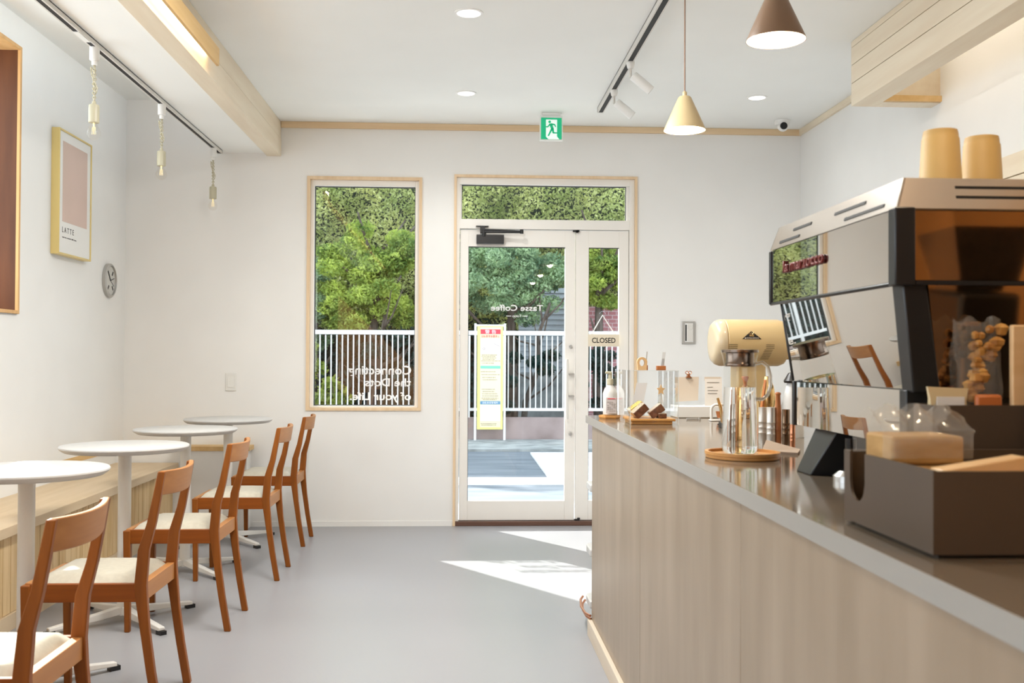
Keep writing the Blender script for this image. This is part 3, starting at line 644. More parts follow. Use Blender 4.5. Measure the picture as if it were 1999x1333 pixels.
# ------------------------------------------------------------------ round tables
def make_table():
    t = thing('round_table', '', 'table', (0, 0, 0), 'round white cafe tables')
    R_ = 0.268
    MB().lathe([(0.05, 0.734), (R_-0.022, 0.734), (R_-0.006, 0.744), (R_, 0.752), (R_-0.001, 0.757), (R_-0.005, 0.760)], (0, 0, 0), 72).build('tabletop', M['white_lam'], t, smooth=True, world=False)
    MB().lathe([(0.075, 0.727), (0.075, 0.734)], (0, 0, 0), 32).build('mounting_plate', M['white_metal'], t, world=False)
    MB().lathe([(0.034, 0.03), (0.0275, 0.05), (0.0275, 0.727)], (0, 0, 0), 32).build('column', M['white_metal'], t, smooth=True, world=False)
    for kx, ky in ((1, 1), (1, -1), (-1, 1), (-1, -1)):
        d = Vector((kx, ky, 0)).normalized(); n = Vector((-d.y, d.x, 0)); b = MB(); secs = []
        for r, z0, z1, w_ in ((0.0, 0.035, 0.068, 0.022), (0.12, 0.024, 0.052, 0.020), (0.325, 0.016, 0.030, 0.016)):
            secs.append([d*r-n*w_+Vector((0, 0, z0)), d*r+n*w_+Vector((0, 0, z0)), d*r+n*w_*0.8+Vector((0, 0, z1)), d*r-n*w_*0.8+Vector((0, 0, z1))])
        b.sweep(secs); a = b.build('base_arm', M['white_metal'], t, bevel=0.003, world=False)
        b = MB(); secs = []
        for r, z0, z1, w_ in ((0.300, 0.0, 0.0165, 0.014), (0.338, 0.0, 0.0165, 0.014)):
            secs.append([d*r-n*w_+Vector((0, 0, z0)), d*r+n*w_+Vector((0, 0, z0)), d*r+n*w_+Vector((0, 0, z1)), d*r-n*w_+Vector((0, 0, z1))])
        b.sweep(secs); b.build('rubber_foot', M['black'], a, world=False)
    return t
table = make_table()
tspots = [(-1.478, 3.60, 'round white table nearest the camera, half of its top in sunlight'),
          (-1.445, 4.53, 'round white table between the sunlit one and the third table'),
          (-1.455, 5.56, 'round white table third in the row, in front of the farthest table'),
          (-1.425, 6.43, 'round white table farthest back in the corner by the ledge')]
for i, (x, y, lab) in enumerate(tspots):
    o = table if i == 0 else copy_tree(table)
    o.location = (x, y, 0); o['label'] = lab

# ------------------------------------------------------------------ counter
t = thing('service_counter', 'long counter fronted with pale vertical grain wood panels', 'counter', (0.9, 1.6, 0))
CY0, CY1 = -1.4, 4.235
ys = [CY1, 3.103, 1.988, 0.873, -0.242, CY0]
for i in range(5):
    MB().box(0.553, 0.568, ys[i+1]+0.001, ys[i]-0.001, 0.0, 0.866).build('front_panel', M['counter_wood'], t, bevel=0.001, seg=1)
MB().box(0.568, 1.28, CY0, CY1-0.002, 0, 0.866).build('carcass', M['counter_wood'], t)
MB().box(0.536, 0.553, CY0, CY1+0.005, 0.0, 0.068).build('plinth', M['plinth_wood'], t, bevel=0.002)
WT = 0.898
t = thing('worktop', 'glossy greige worktop with pale edge running the length of the counter', 'worktop', (0.93, 1.5, 0.8665))
MB().box(0.5495, 1.370, CY0, 4.410, 0.8665, WT).build('slab', M['top_stone'], t)
MB().box(0.5475, 0.5495, CY0, 4.410, 0.8662, WT-0.0006).build('front_edge', M['fascia'], t)
t = thing('end_shelf', 'small white rounded shelf unit fixed at the far end of the counter', 'shelf', (0.8, 4.32, 0))
MB().box(0.60, 1.25, 4.237, 4.249, 0.05, 0.86).build('back_board', M['white_lam'], t)
for z in (0.585, 0.315, 0.10):
    pts = [(0.60, 4.249), (1.25, 4.249), (1.25, 4.44), (0.60, 4.44)]+[(0.60-0.05*math.sin(a), 4.39+0.05*math.cos(a)) for a in (0.4, 0.8, 1.2, 1.57)]+[(0.55, 4.27)]
    MB().prism(pts, 'z', z, z+0.03).build('shelf_board', M['white_lam'], t, bevel=0.004)
o = MB().tube([(0.545, 4.21, 0.085), (0.530, 4.25, 0.086), (0.524, 4.36, 0.088), (0.532, 4.44, 0.098), (0.545, 4.47, 0.104)], 0.005, 10).tube([(0.548, 4.22, 0.070), (0.536, 4.26, 0.070), (0.532, 4.36, 0.072), (0.540, 4.44, 0.08), (0.555, 4.47, 0.088)], 0.005, 10).build('copper_rail', M['copper'], None, smooth=True)
tag(o, 'thin copper rail curving around the foot of the counter end', 'rail')

# ------------------------------------------------------------------ objects at the far end of the counter
WT = 0.907            # the wares below were measured for this height; settle() puts them at their true size on the slab
KS, WTN = 1.037, 0.898
def settle(before):
    for o in list(S.objects):
        if o.parent is None and o.name not in before and o.type in ('MESH', 'EMPTY'):
            o.location = (o.location.x*KS, o.location.y*KS, WTN+(o.location.z-WT)*KS+0.0002); o.scale = (KS, KS, KS)
before = set(o.name for o in S.objects)
def tray_box(name, label, cat, x0, x1, y0, y1, z0, z1, m, bevel=0.002): return tag(MB().box(x0, x1, y0, y1, z0, z1).build(name, m, bevel=bevel), label, cat)
# bottle on coaster
o = MB().lathe([(0.040, 0), (0.043, 0.006), (0.043, 0.014), (0.040, 0.014)], (0.595, 4.03, WT), 6).build('wooden_coaster', M['honey'], smooth=False)
tag(o, 'small hexagonal wooden coaster under the white spray bottle', 'coaster')
t = thing('sanitizer_bottle', 'white plastic pump bottle with printed label at the far counter corner', 'bottle', (0.597, 4.03, WT+0.014))
MB().lathe([(0.024, 0), (0.028, 0.003), (0.029, 0.085), (0.024, 0.100), (0.012, 0.118), (0.011, 0.125)], (0.597, 4.03, WT+0.014), 32).build('body', mat('milky_plastic', (0.60, 0.59, 0.56), 0.4), t, smooth=True)
MB().lathe([(0.0135, 0.120), (0.0135, 0.142), (0.008, 0.144), (0.008, 0.170)], (0.597, 4.03, WT+0.014), 24).build('pump_cap', M['cream_plastic'], t, smooth=True)
MB().box(0.578, 0.602, 4.020, 4.036, WT+0.176, WT+0.186).build('nozzle', M['cream_plastic'], t, bevel=0.002)
MB().box(0.577, 0.617, 3.999, 4.001, WT+0.022, WT+0.084).build('paper_label', mat('label_pink', (0.62, 0.57, 0.56), 0.6), t)
MB().box(0.583, 0.611, 3.998, 3.999, WT+0.078, WT+0.081).build('red_line', M['red_ink'], t)
b = MB()
for r in range(6):
    for q in range(4): 
        if (r*7+q*3) % 4: b.box(0.582+q*0.008, 0.587+q*0.008, 3.998, 3.999, WT+0.030+r*0.007, WT+0.033+r*0.007)
b.build('print', M['grey_metal'], t)
# acrylic display box
ax0, ax1, ay0, ay1, az = 0.611, 0.787, 3.64, 4.02, 1.100
t = thing('acrylic_display_case', 'clear acrylic display case over the cake slices', 'display case', ((ax0+ax1)/2, (ay0+ay1)/2, WT))
b = MB(); e = 0.003
b.box(ax0, ax0+e, ay0, ay1, WT, az); b.box(ax1-e, ax1, ay0, ay1, WT, az); b.box(ax0+e, ax1-e, ay0, ay0+e, WT, az); b.box(ax0, ax1, ay0, ay1, az, az+e)
b.build('clear_shell', M['acrylic'], t)
b = MB()
for x in (ax0, ax1-0.002): b.box(x, x+0.002, ay0-0.0005, ay0+0.001, WT, az+e)
b.box(ax0, ax1, ay0-0.0005, ay0+0.001, az+0.001, az+e); b.build('polished_edges', mat('acrylic_edge', (0.72, 0.75, 0.75), 0.2), t)
t = thing('wooden_cake_tray', 'orange-brown wooden tray inside the acrylic case', 'tray', (0.70, 3.74, WT))
MB().box(0.622, 0.770, 3.665, 3.82, WT, WT+0.012).build('base', M['honey'], t, bevel=0.002)
MB().box(0.616, 0.780, 3.658, 3.83, WT+0.012, WT+0.021).build('rim', M['honey'], t, bevel=0.002)
def cake(cx, cy, cz, ang, w_, h_, d_, m, label, k_):
    t = thing('cake_slice', label, 'cake', (0, 0, 0), 'wrapped cake slices on the tray')
    hx, hy, hz = w_/2, d_/2, h_/2
    top = MB().box(-hx, hx, -hy, hy, -hz, hz*0.77); bt = top.build('cake', m, t, bevel=0.002, world=False)
    MB().box(-hx*1.0, hx*1.0, -hy, hy, hz*0.78, hz).build('icing', M['icing'] if m is M['choc'] else m, t, bevel=0.002, world=False)
    MB().box(-hx-0.002, hx+0.002, -hy-0.002, hy+0.002, -hz-0.001, hz+0.002).build('clear_wrap', M['acrylic'], t, world=False)
    t.location = (cx, cy, cz); t.rotation_euler = (0, ang, k_)
zt = WT+0.021
cake(0.657, 3.705, zt+0.027, -0.72, 0.055, 0.030, 0.05, M['choc'], 'tilted chocolate slice at the front left of the tray', 0.1)
cake(0.718, 3.705, zt+0.027, -0.66, 0.055, 0.030, 0.05, M['choc'], 'tilted chocolate slice leaning at the middle of the tray', -0.05)
cake(0.735, 3.695, zt+0.010, 0.0, 0.030, 0.018, 0.04, M['choc'], 'small flat chocolate slice under the leaning one', 0.1)
cake(0.655, 3.770, zt+0.034, -0.62, 0.055, 0.024, 0.05, M['pound'], 'yellow cake slice tilted behind the chocolate ones', 0.1)
# paper cone with star
t = thing('star_ornament', 'pale wooden star standing on a clear cone inside the acrylic case', 'ornament', (0.745, 3.80, zt))
MB().lathe([(0.019, 0), (0.004, 0.085), (0.003, 0.092)], (0.752, 3.79, zt), 24).build('clear_cone', M['plastic_film'], t, smooth=True)
pts = []
for i in range(10):
    r = 0.021 if i % 2 == 0 else 0.010; a = PI/2+i*PI/5; pts.append((0.752+r*math.cos(a)*0.8, zt+0.100+r*math.sin(a)))
MB().prism(pts, 'y', 3.786, 3.794).build('star', M['honey_pale'], t)
def card(name, label, cat, x0, x1, y, z0, z1, lean, m, group=None, th=0.002, yb=0.02):
    b = MB(); b.hexa([(x0, y, z0), (x1, y, z0), (x1, y+th, z0), (x0, y+th, z0)], [(x0+lean, y+yb, z1), (x1+lean, y+yb, z1), (x1+lean, y+yb+th, z1), (x0+lean, y+yb+th, z1)])
    return b
o = card('price_card', '', '', 0.667, 0.709, 3.93, 0.958, 1.050, 0.022, None).box(0.655, 0.715, 3.925, 3.945, WT, 0.958).build('price_card', mat('grey_card', (0.55, 0.53, 0.52), 0.6))
tag(o, 'grey slanted price card behind the cake slices', 'card')
# on top of the case
za = az+0.003
t = thing('tape_dispenser', 'small round wooden tape dispenser on top of the acrylic case', 'tape dispenser', (0.68, 3.80, za))
pts = [(0.664, za), (0.698, za)]+[(0.681+0.018*math.cos(a), za+0.030+0.018*math.sin(a)) for a in [i*PI/12 for i in range(13)]]
n = len(pts); b = MB()
outer = [(0.681+0.019*math.cos(a), za+0.028+0.019*math.sin(a)) for a in [2*PI*i/24 for i in range(24)]]
inner = [(0.681+0.010*math.cos(a), za+0.026+0.013*math.sin(a)) for a in [2*PI*i/24 for i in range(24)]]
outer = [(x, (za if z < za+0.022 else z)) if z < za+0.022 else (x, z) for x, z in outer]
vs = [(x, 3.785, z) for x, z in outer]+[(x, 3.785, z) for x, z in inner]+[(x, 3.805, z) for x, z in outer]+[(x, 3.805, z) for x, z in inner]
fs = []
for i in range(24):
    j = (i+1) % 24; fs += [(i, j, 24+j, 24+i), (48+i, 72+i, 72+j, 48+j), (i, 48+i, 48+j, j), (24+i, 24+j, 72+j, 72+i)]
b.add(vs, fs); b.build('ring', M['honey_pale'], t)
MB().box(0.694, 0.703, 3.790, 3.805, za, za+0.017).build('foot_block', M['red_wood'], t)
t = thing('card_holder', 'small wooden block holding an upright slip on top of the acrylic case', 'card holder', (0.752, 3.80, za))
MB().box(0.735, 0.769, 3.78, 3.80, za, za+0.015).build('block', M['red_wood'], t, bevel=0.001)
card('', '', '', 0.750, 0.762, 3.789, za+0.006, za+0.066, 0.010, None, th=0.001, yb=0.008).build('paper_slip', mat('slip', (0.55, 0.56, 0.56), 0.5), t)
card('', '', '', 0.752, 0.760, 3.787, za+0.012, za+0.042, 0.005, None, th=0.0008, yb=0.004).build('slip_print', mat('slip2', (0.35, 0.35, 0.35), 0.5), t)
o = card('', '', '', 0.697, 0.701, 3.815, za, za+0.068, 0.007, None, th=0.001, yb=0.008).build('paper_slip', M['grey_metal']); tag(o, 'thin grey slip standing behind the wooden tape dispenser', 'card')
# white register box with clip stand
t = thing('cash_box', 'low white box behind the display case holding up the menu stand', 'box', (0.95, 4.12, WT))
MB().box(0.872, 1.045, 4.07, 4.20, WT, WT+0.048).build('body', M['white_plastic'], t, bevel=0.004)
zb = WT+0.048
t = thing('menu_stand', 'clear stand with a beige sheet held by a copper bulldog clip', 'menu stand', (0.94, 4.13, zb))
b = MB(); b.box(0.872, 0.990, 4.135, 4.138, zb, zb+0.118); b.box(0.872, 0.990, 4.10, 4.138, zb, zb+0.003); b.build('clear_holder', M['acrylic'], t)
b = MB(); b.hexa([(0.880, 4.128, zb+0.014), (0.972, 4.128, zb+0.020), (0.972, 4.130, zb+0.020), (0.880, 4.130, zb+0.014)], [(0.878, 4.132, zb+0.114), (0.976, 4.132, zb+0.116), (0.976, 4.134, zb+0.116), (0.878, 4.134, zb+0.114)]); b.build('beige_sheet', M['beige_paper'], t)
b = MB(); b.prism([(0.921, zb+0.112), (0.945, zb+0.112), (0.938, zb+0.120), (0.937, zb+0.127), (0.929, zb+0.127), (0.928, zb+0.120)], 'y', 4.122, 4.142)
for s in (-1, 1): b.tube([(0.933+s*0.0065+0.006*math.cos(a), 4.130, zb+0.133+0.006*math.sin(a)) for a in [2*PI*i/12 for i in range(13)]], 0.0015, 6)
b.build('bulldog_clip', M['copper'], t)
t = thing('info_card', 'white folded information card standing right of the menu stand', 'card', (1.02, 4.12, zb))
card('', '', '', 0.992, 1.062, 4.095, zb, zb+0.115, 0.010, None, th=0.002, yb=0.04).build('sheet', mat('info_sheet', (0.60, 0.56, 0.51), 0.6), t)
b = MB()
for i, (q, w_) in enumerate(((0.092, 0.050), (0.073, 0.022), (0.060, 0.042), (0.048, 0.038))): b.box(1.008, 1.008+w_, 4.094+q*0.345, 4.0955+q*0.345, zb+q, zb+q+0.0025)
b.build('print', M['grey_metal'], t)
MB().box(0.999, 1.065, 4.1325, 4.1345, zb+0.100, zb+0.116).build('header', M['beige_paper'], t)
o = MB().tube([(0.885, 3.95, WT+0.004), (0.938, 3.96, WT+0.004)], 0.003, 8).lathe([(0.006, 0), (0.006, 0.008)], (0.938, 3.96, WT), 10).build('ballpoint_pen', M['grey_metal']); tag(o, 'grey pen lying in front of the menu stand', 'pen')
o = MB().tube([(0.925, 3.62, WT+0.004), (0.985, 3.52, WT+0.004)], 0.0035, 8).build('ballpoint_pen', M['black']); tag(o, 'black pen lying left of the white bent stands', 'pen')
def bent(x, y, h, lab, w_=0.045):
    t = thing('dripper_stand', lab, 'stand', (x, y, WT), 'white bent stands')
    pts = [(x, y, WT), (x, y, WT+h*0.75), (x+0.004, y, WT+h*0.9), (x+0.014, y, WT+h), (x+w_, y, WT+h), (x+w_+0.01, y+0.005, WT+h*0.93)]
    MB().tube(pts, 0.0055, 12).build('bent_tube', M['white_metal'], t, smooth=True)
    MB().box(x-0.006, x+w_+0.012, y-0.02, y+0.02, WT, WT+0.006).build('foot', M['white_metal'], t, bevel=0.002)
    MB().lathe([(0.014, 0.0), (0.020, 0.025)], (x+w_-0.008, y, WT+0.012), 20).build('wooden_collar', M['red_wood'], t, smooth=True)
bent(0.965, 3.88, 0.062, 'white bent stand behind the other one beside the glass jug'); bent(0.915, 3.44, 0.064, 'white bent stand closest to the left side of the glass jug')

# ------------------------------------------------------------------ jug on tray
t = thing('serving_tray', 'teardrop shaped honey wood tray carrying the glass water jug', 'tray', (0.69, 2.45, WT))
cxy = (0.690, 2.455)
def tear(s, n=40):
    pts = []
    for i in range(n):
        a = 2*PI*i/n; r = 0.082*(1+0.10*max(0, math.cos(a-PI*0.80))**3)*s
        pts.append((cxy[0]+r*math.cos(a)*1.02, cxy[1]+r*math.sin(a)*1.15))
    return pts
MB().prism(tear(1.0), 'z', WT, WT+0.009).build('base', M['honey'], t, bevel=0.002)
po, pi_ = tear(1.02), tear(0.93); n = len(po)
vs = [(x, y, WT+0.009) for x, y in po]+[(x, y, WT+0.009) for x, y in pi_]+[(x, y, WT+0.016) for x, y in po]+[(x, y, WT+0.016) for x, y in pi_]
fs = []
for i in range(n):
    j = (i+1) % n; fs += [(i, j, n+j, n+i), (2*n+i, 3*n+i, 3*n+j, 2*n+j), (i, 2*n+i, 2*n+j, j), (n+i, n+j, 3*n+j, 3*n+i)]
MB().add(vs, fs).build('raised_rim', M['honey'], t, smooth=True)
jx, jy, jz = 0.672, 2.425, WT+0.0095
t = thing('glass_jug', 'clear glass jug of water with dark steel lid on the wooden tray', 'jug', (jx, jy, jz))
MB().lathe([(0.002, 0.001), (0.038, 0.001), (0.0430, 0.006), (0.0435, 0.02), (0.0425, 0.08), (0.0395, 0.150), (0.0375, 0.205), (0.0385, 0.222), (0.0445, 0.248), (0.0455, 0.250)], (jx, jy, jz), 48, cap=False).build('glass_body', M['jug_glass'], t, smooth=True)
MB().lathe([(0.001, 0.006), (0.036, 0.006), (0.0405, 0.012), (0.0410, 0.02), (0.0400, 0.08), (0.0372, 0.150), (0.0370, 0.163), (0.001, 0.163)], (jx, jy, jz), 48, cap=False).build('water', M['water'], t, smooth=True)
MB().lathe([(0.001, 0.212), (0.0345, 0.212), (0.0355, 0.216), (0.0345, 0.220), (0.033, 0.222), (0.033, 0.244), (0.0435, 0.246), (0.0435, 0.252), (0.001, 0.253)], (jx, jy, jz), 40, cap=False).build('lid', mat('dark_steel_lid', (0.20, 0.15, 0.12), 0.25, 0.9), t, smooth=True)
MB().tube([(jx+0.036, jy, jz+0.218), (jx+0.055, jy, jz+0.222), (jx+0.068, jy, jz+0.212), (jx+0.074, jy, jz+0.190), (jx+0.074, jy, jz+0.165), (jx+0.068, jy, jz+0.145), (jx+0.056, jy, jz+0.134), (jx+0.039, jy, jz+0.134)], 0.0045, 12).build('handle', mat('handle_glass', (0.86, 0.82, 0.74), 0.05, trans=0.75), t, smooth=True)

# tubes, kettle and small wares behind the jug
def canister(u, w_px, vt, Y, m, lab, name='bean_tube', dome=False):
    x = (u-896)*Y/2000; r = w_px*Y/4000; zt_ = 1.15-(vt-698)*Y/2000
    h = zt_-WT; pr = [(r, 0)]
    for q in (0.3, 0.45, 0.6): pr += [(r, h*q-0.002), (r*1.08, h*q), (r, h*q+0.002)]
    pr += [(r, h)]
    if dome: pr[-1] = (r*0.7, h-r); pr += [(r*0.9, h-r*0.5), (r*0.7, h-r*0.1), (r*0.2, h)]
    o = MB().lathe(pr, (x, Y, WT), 24).build(name, m, smooth=True); tag(o, lab, 'canister', 'slender canisters beside the jug')
canister(1496, 17, 796, 2.86, mat('can_beige', (0.55, 0.50, 0.43), 0.3, 0.6), 'beige metal tube just right of the jug handle')
canister(1513, 17, 796, 2.80, mat('can_pale', (0.66, 0.62, 0.56), 0.3, 0.5), 'pale metal tube between the beige and the wooden one')
canister(1527, 13, 766, 2.80, M['red_wood'], 'tall reddish wooden tube with a rounded knob', dome=True)
canister(1543, 15, 800, 2.84, mat('can_dark', (0.22, 0.15, 0.10), 0.2, 0.9), 'dark bronze tube beside the coffee machine')
canister(1556, 11, 830, 2.74, M['copper'], 'short copper tube half hidden by the coffee machine')
o = MB().hexa([(0.880, 2.985, WT), (0.892, 2.985, WT), (0.892, 3.005, WT), (0.880, 3.005, WT)], [(0.905, 2.985, 1.085), (0.908, 2.985, 1.085), (0.908, 3.005, 1.085), (0.905, 3.005, 1.085)]).build('wooden_paddle', M['red_wood'], bevel=0.001); tag(o, 'thin dark wooden paddle standing behind the beige tube', 'paddle')
t = thing('pour_over_kettle', 'brass pour-over kettle with wooden knob seen through the jug', 'kettle', (0.870, 3.08, WT))
MB().lathe([(0.052, 0), (0.055, 0.01), (0.044, 0.10), (0.040, 0.115), (0.036, 0.118), (0.034, 0.130), (0.026, 0.150), (0.010, 0.158), (0.001, 0.159)], (0.870, 3.08, WT), 36, cap=False).build('body', M['brass'], t, smooth=True)
MB().lathe([(0.006, 0.158), (0.005, 0.166), (0.011, 0.182), (0.010, 0.186)], (0.870, 3.08, WT), 16).build('knob', M['red_wood'], t, smooth=True)
MB().tube([(0.822, 3.08, WT+0.03), (0.800, 3.08, WT+0.05), (0.795, 3.08, WT+0.09), (0.785, 3.08, WT+0.12)], [0.007, 0.006, 0.005, 0.004], 10).build('spout', M['brass'], t, smooth=True)
t = thing('brass_flask', 'pear shaped brass flask right of the jug neck', 'flask', (0.952, 3.12, WT))
MB().lathe([(0.020, 0), (0.022, 0.06), (0.016, 0.075), (0.024, 0.10), (0.024, 0.125), (0.018, 0.155), (0.014, 0.165), (0.012, 0.185), (0.001, 0.186)], (0.952, 3.12, WT), 28, cap=False).build('body', M['brass'], t, smooth=True)
o = MB().prism([(0.772, 2.58), (0.845, 2.52), (0.885, 2.62), (0.82, 2.70)], 'z', WT, WT+0.004).build('folded_cloth', mat('taupe_cloth', (0.36, 0.27, 0.20), 0.8))
me = o.data
for v in me.vertices:
    if v.co.z > 0.002: v.co.z += 0.020*(1 if abs(v.co.x) < 0.04 and v.co.y > 0 else 0.1)
tag(o, 'folded taupe cloth lying between jug tray and coffee machine', 'cloth')
t = thing('lidded_server', 'white funnel shaped server with a black lid by the coffee machine', 'server', (1.01, 3.10, WT))
MB().lathe([(0.036, 0), (0.034, 0.09), (0.016, 0.165)], (1.022, 3.10, WT), 28).build('body', M['white_plastic'], t, smooth=True)
MB().lathe([(0.024, 0.166), (0.026, 0.172), (0.012, 0.196), (0.006, 0.198)], (1.022, 3.10, WT), 28).build('lid', M['black'], t, smooth=True)

# ------------------------------------------------------------------ coffee grinder
gy, gz, gr = 3.42, 1.200, 0.079
t = thing('coffee_grinder', 'beige barrel shaped coffee grinder with triangular badge', 'coffee grinder', (0.97, gy, WT))
b = MB(); b.lathe([(gr-0.004, 0.888), (gr, 0.892), (gr, 1.075), (gr-0.006, 1.092), (gr-0.020, 1.100)], (0, gy, gz), 64, 'x'); b.build('barrel', M['grinder'], t, smooth=True)
b = MB(); b.lathe([(gr*0.55, 0.850), (gr*0.80, 0.852), (gr*0.93, 0.862), (gr, 0.878), (gr, 0.887)], (0, gy, gz), 64, 'x'); b.build('end_cap', M['grinder_cap'], t, smooth=True)
MB().box(0.93, 1.03, gy-0.03, gy+0.06, WT+0.02, gz-gr+0.012).build('stand_column', M['grinder'], t, bevel=0.008)
MB().box(0.90, 1.08, gy-0.08, gy+0.10, WT, WT+0.022).build('foot', M['black'], t, bevel=0.004)
MB().box(1.085, 1.13, gy-0.04, gy+0.03, gz-0.056, gz+0.02).build('motor_bracket', M['grinder'], t, bevel=0.008)
# badge and vents follow the round barrel
def on_barrel(x, ang, r): return (x, gy-r*math.cos(ang), gz+r*math.sin(ang))
def curved(name, xs, m, r, parent):
    """xs: list of (angle, x0, x1) rows from bottom to top"""
    b = MB(); vs = []
    for a, x0, x1 in xs: vs += [on_barrel(x0, a, r), on_barrel(x1, a, r)]
    fs = [(2*i, 2*i+1, 2*i+3, 2*i+2) for i in range(len(xs)-1)]
    b.add(vs, fs); return b.build(name, m, parent, smooth=True)
pu = 3.34/2000
bx_ = lambda u: (u-896)*pu
curved('badge', [(math.radians(-0+a), bx_(1474.5)-hw_, bx_(1474.5)+hw_) for a, hw_ in [(8+i*2.0, 0.0325*(1-i/10)+0.0004) for i in range(11)]], M['black'], gr+0.0012, t)
for i in range(5):
    a = math.radians(90-50+25*i); p0 = (bx_(1474.5), 17); q = []
    b = MB(); c_ = on_barrel(bx_(1474.5)+0.006*math.cos(a), math.radians(15+4.5*math.sin(a)), gr+0.0022); d_ = on_barrel(bx_(1474.5)+0.015*math.cos(a), math.radians(15+10*math.sin(a)), gr+0.0022)
    b.tube([c_, d_], 0.0006, 5); b.build('badge_ray', M['brass'], t)
curved('badge_bean', [(math.radians(a), bx_(1474.5)-0.0075, bx_(1474.5)+0.0075) for a in (14.5, 16.5, 18.0)], M['brass'], gr+0.0022, t)
text('badge_lettering', 'MAHLKÖNIG', M['beige_paper'], 0.047, on_barrel(bx_(1474.5), math.radians(10.6), gr+0.0022), (1, 0, 0), (0, 0.18, 0.98), t, depth=0.0005, height=0.0052, bold=0.01)
for k_, (u0, u1, n_, sk) in enumerate(((1428, 1446, 6, 0), (1503, 1520, 10, 1))):
    for i in range(n_):
        a = math.radians(-6-i*4.2); sh = (-0.0016*i if sk and i > 2 else 0)
        curved('vent_slit', [(a, bx_(u0)+sh, bx_(u1)+sh), (a+math.radians(1.1), bx_(u0)+sh, bx_(u1)+sh)], M['dark_slot'], gr+0.0008, t)

settle(before)
WT = 0.898
# ------------------------------------------------------------------ espresso machine
MY0, MY1 = 1.738, 2.462
t = thing('espresso_machine', 'large espresso machine with mirrored back panels and red lettering', 'coffee machine', (1.05, 2.1, WT))
MB().box(0.762, 1.34, MY0+0.006, MY1-0.004, 1.281, 1.409).build('upper_housing', M['black'], t)
MB().box(0.757, 0.762, MY0+0.030, MY1-0.014, 1.284, 1.409).build('upper_mirror_panel', M['mirror'], t)
b = MB(); b.box(0.753, 0.762, MY1-0.014, MY1, 1.279, 1.409); b.box(0.753, 0.790, MY0-0.003, MY0+0.028, 1.276, 1.413); b.box(0.755, 0.762, MY0, MY1, 1.277, 1.284)
b.build('black_edge_trim', M['black'], t, bevel=0.003)
MB().box(0.790, 1.345, MY0, MY0+0.006, 1.286, 1.407).build('upper_side_panel', M['bronze'], t)  # brown of the mirrored warm room put into the colour
MB().box(0.790, 1.345, MY0-0.003, MY0+0.006, 1.278, 1.285).build('side_seam', M['black'], t)
# middle, leaning panel
xa, xb = 0.773, 0.797
b = MB(); b.hexa([(xb+0.004, 1.775, 1.094), (1.33, 1.775, 1.094), (1.33, 2.405, 1.094), (xb+0.004, 2.405, 1.094)], [(xa+0.004, 1.765, 1.281), (1.33, 1.765, 1.281), (1.33, 2.415, 1.281), (xa+0.004, 2.415, 1.281)]); b.build('middle_housing', M['black'], t)
b = MB(); b.hexa([(xb, 1.800, 1.095), (xb+0.004, 1.800, 1.095), (xb+0.004, 2.408, 1.095), (xb, 2.408, 1.095)], [(xa, 1.790, 1.279), (xa+0.004, 1.790, 1.279), (xa+0.004, 2.425, 1.279), (xa, 2.425, 1.279)]); b.build('middle_mirror_panel', M['mirror'], t)
b = MB(); b.hexa([(xb-0.004, 1.752, 1.090), (xb+0.045, 1.752, 1.090), (xb+0.045, 1.800, 1.090), (xb-0.004, 1.800, 1.090)], [(xa-0.003, 1.744, 1.282), (xa+0.040, 1.744, 1.282), (xa+0.040, 1.790, 1.282), (xa-0.003, 1.790, 1.282)])
b.build('black_side_post', M['black'], t, bevel=0.003); b = MB()
b.hexa([(xb-0.003, 2.406, 1.094), (xb+0.006, 2.406, 1.094), (xb+0.006, 2.412, 1.094), (xb-0.003, 2.412, 1.094)], [(xa-0.003, 2.423, 1.280), (xa+0.006, 2.423, 1.280), (xa+0.006, 2.429, 1.280), (xa-0.003, 2.429, 1.280)])
b.build('black_side_post', M['black'], t, bevel=0.003)
b = MB(); b.hexa([(xb+0.050, 1.765, 1.080), (1.34, 1.765, 1.080), (1.34, 1.772, 1.080), (xb+0.050, 1.772, 1.080)], [(xa+0.046, 1.752, 1.279), (1.34, 1.752, 1.279), (1.34, 1.759, 1.279), (xa+0.046, 1.759, 1.279)]); b.build('middle_side_panel', M['bronze'], t)  # brown of the mirrored warm room put into the colour
# lower tray panel
MB().box(0.795, 1.33, 1.80, 2.378, 0.994, 1.0935).build('lower_housing', M['black'], t)
MB().box(0.790, 0.795, 1.800, 2.372, 0.994, 1.0935).build('lower_mirror_panel', M['mirror'], t)
MB().box(0.786, 0.800, 2.372, 2.388, 0.992, 1.096).build('lower_edge_trim', M['black'], t, bevel=0.002)
MB().box(0.788, 0.86, 1.770, 1.800, 0.99, 1.094).build('lower_edge_trim', M['black'], t, bevel=0.002)
# feet
for y in (2.21, 1.85):
    b = MB(); b.hexa([(0.752, y-0.045, WT), (0.835, y-0.055, WT), (0.835, y+0.045, WT), (0.752, y+0.045, WT)], [(0.802, y-0.07, 0.994), (0.93, y-0.07, 0.994), (0.93, y+0.06, 0.994), (0.802, y+0.06, 0.994)]); b.build('machine_foot', M['black'], t, bevel=0.003)
for y in (2.21, 1.85): MB().box(1.20, 1.27, y-0.04, y+0.04, WT, 0.994).build('machine_foot', M['black'], t, bevel=0.003)
MB().lathe([(0.011, 0), (0.011, 0.085)], (0.795, 2.045, WT+0.004), 16).build('drain_hose', M['black_metal'], t, smooth=True)
MB().lathe([(0.030, 0), (0.030, 0.012), (0.018, 0.022)], (0.795, 2.06, WT), 20).build('drain_cup', M['steel'], t, smooth=True)
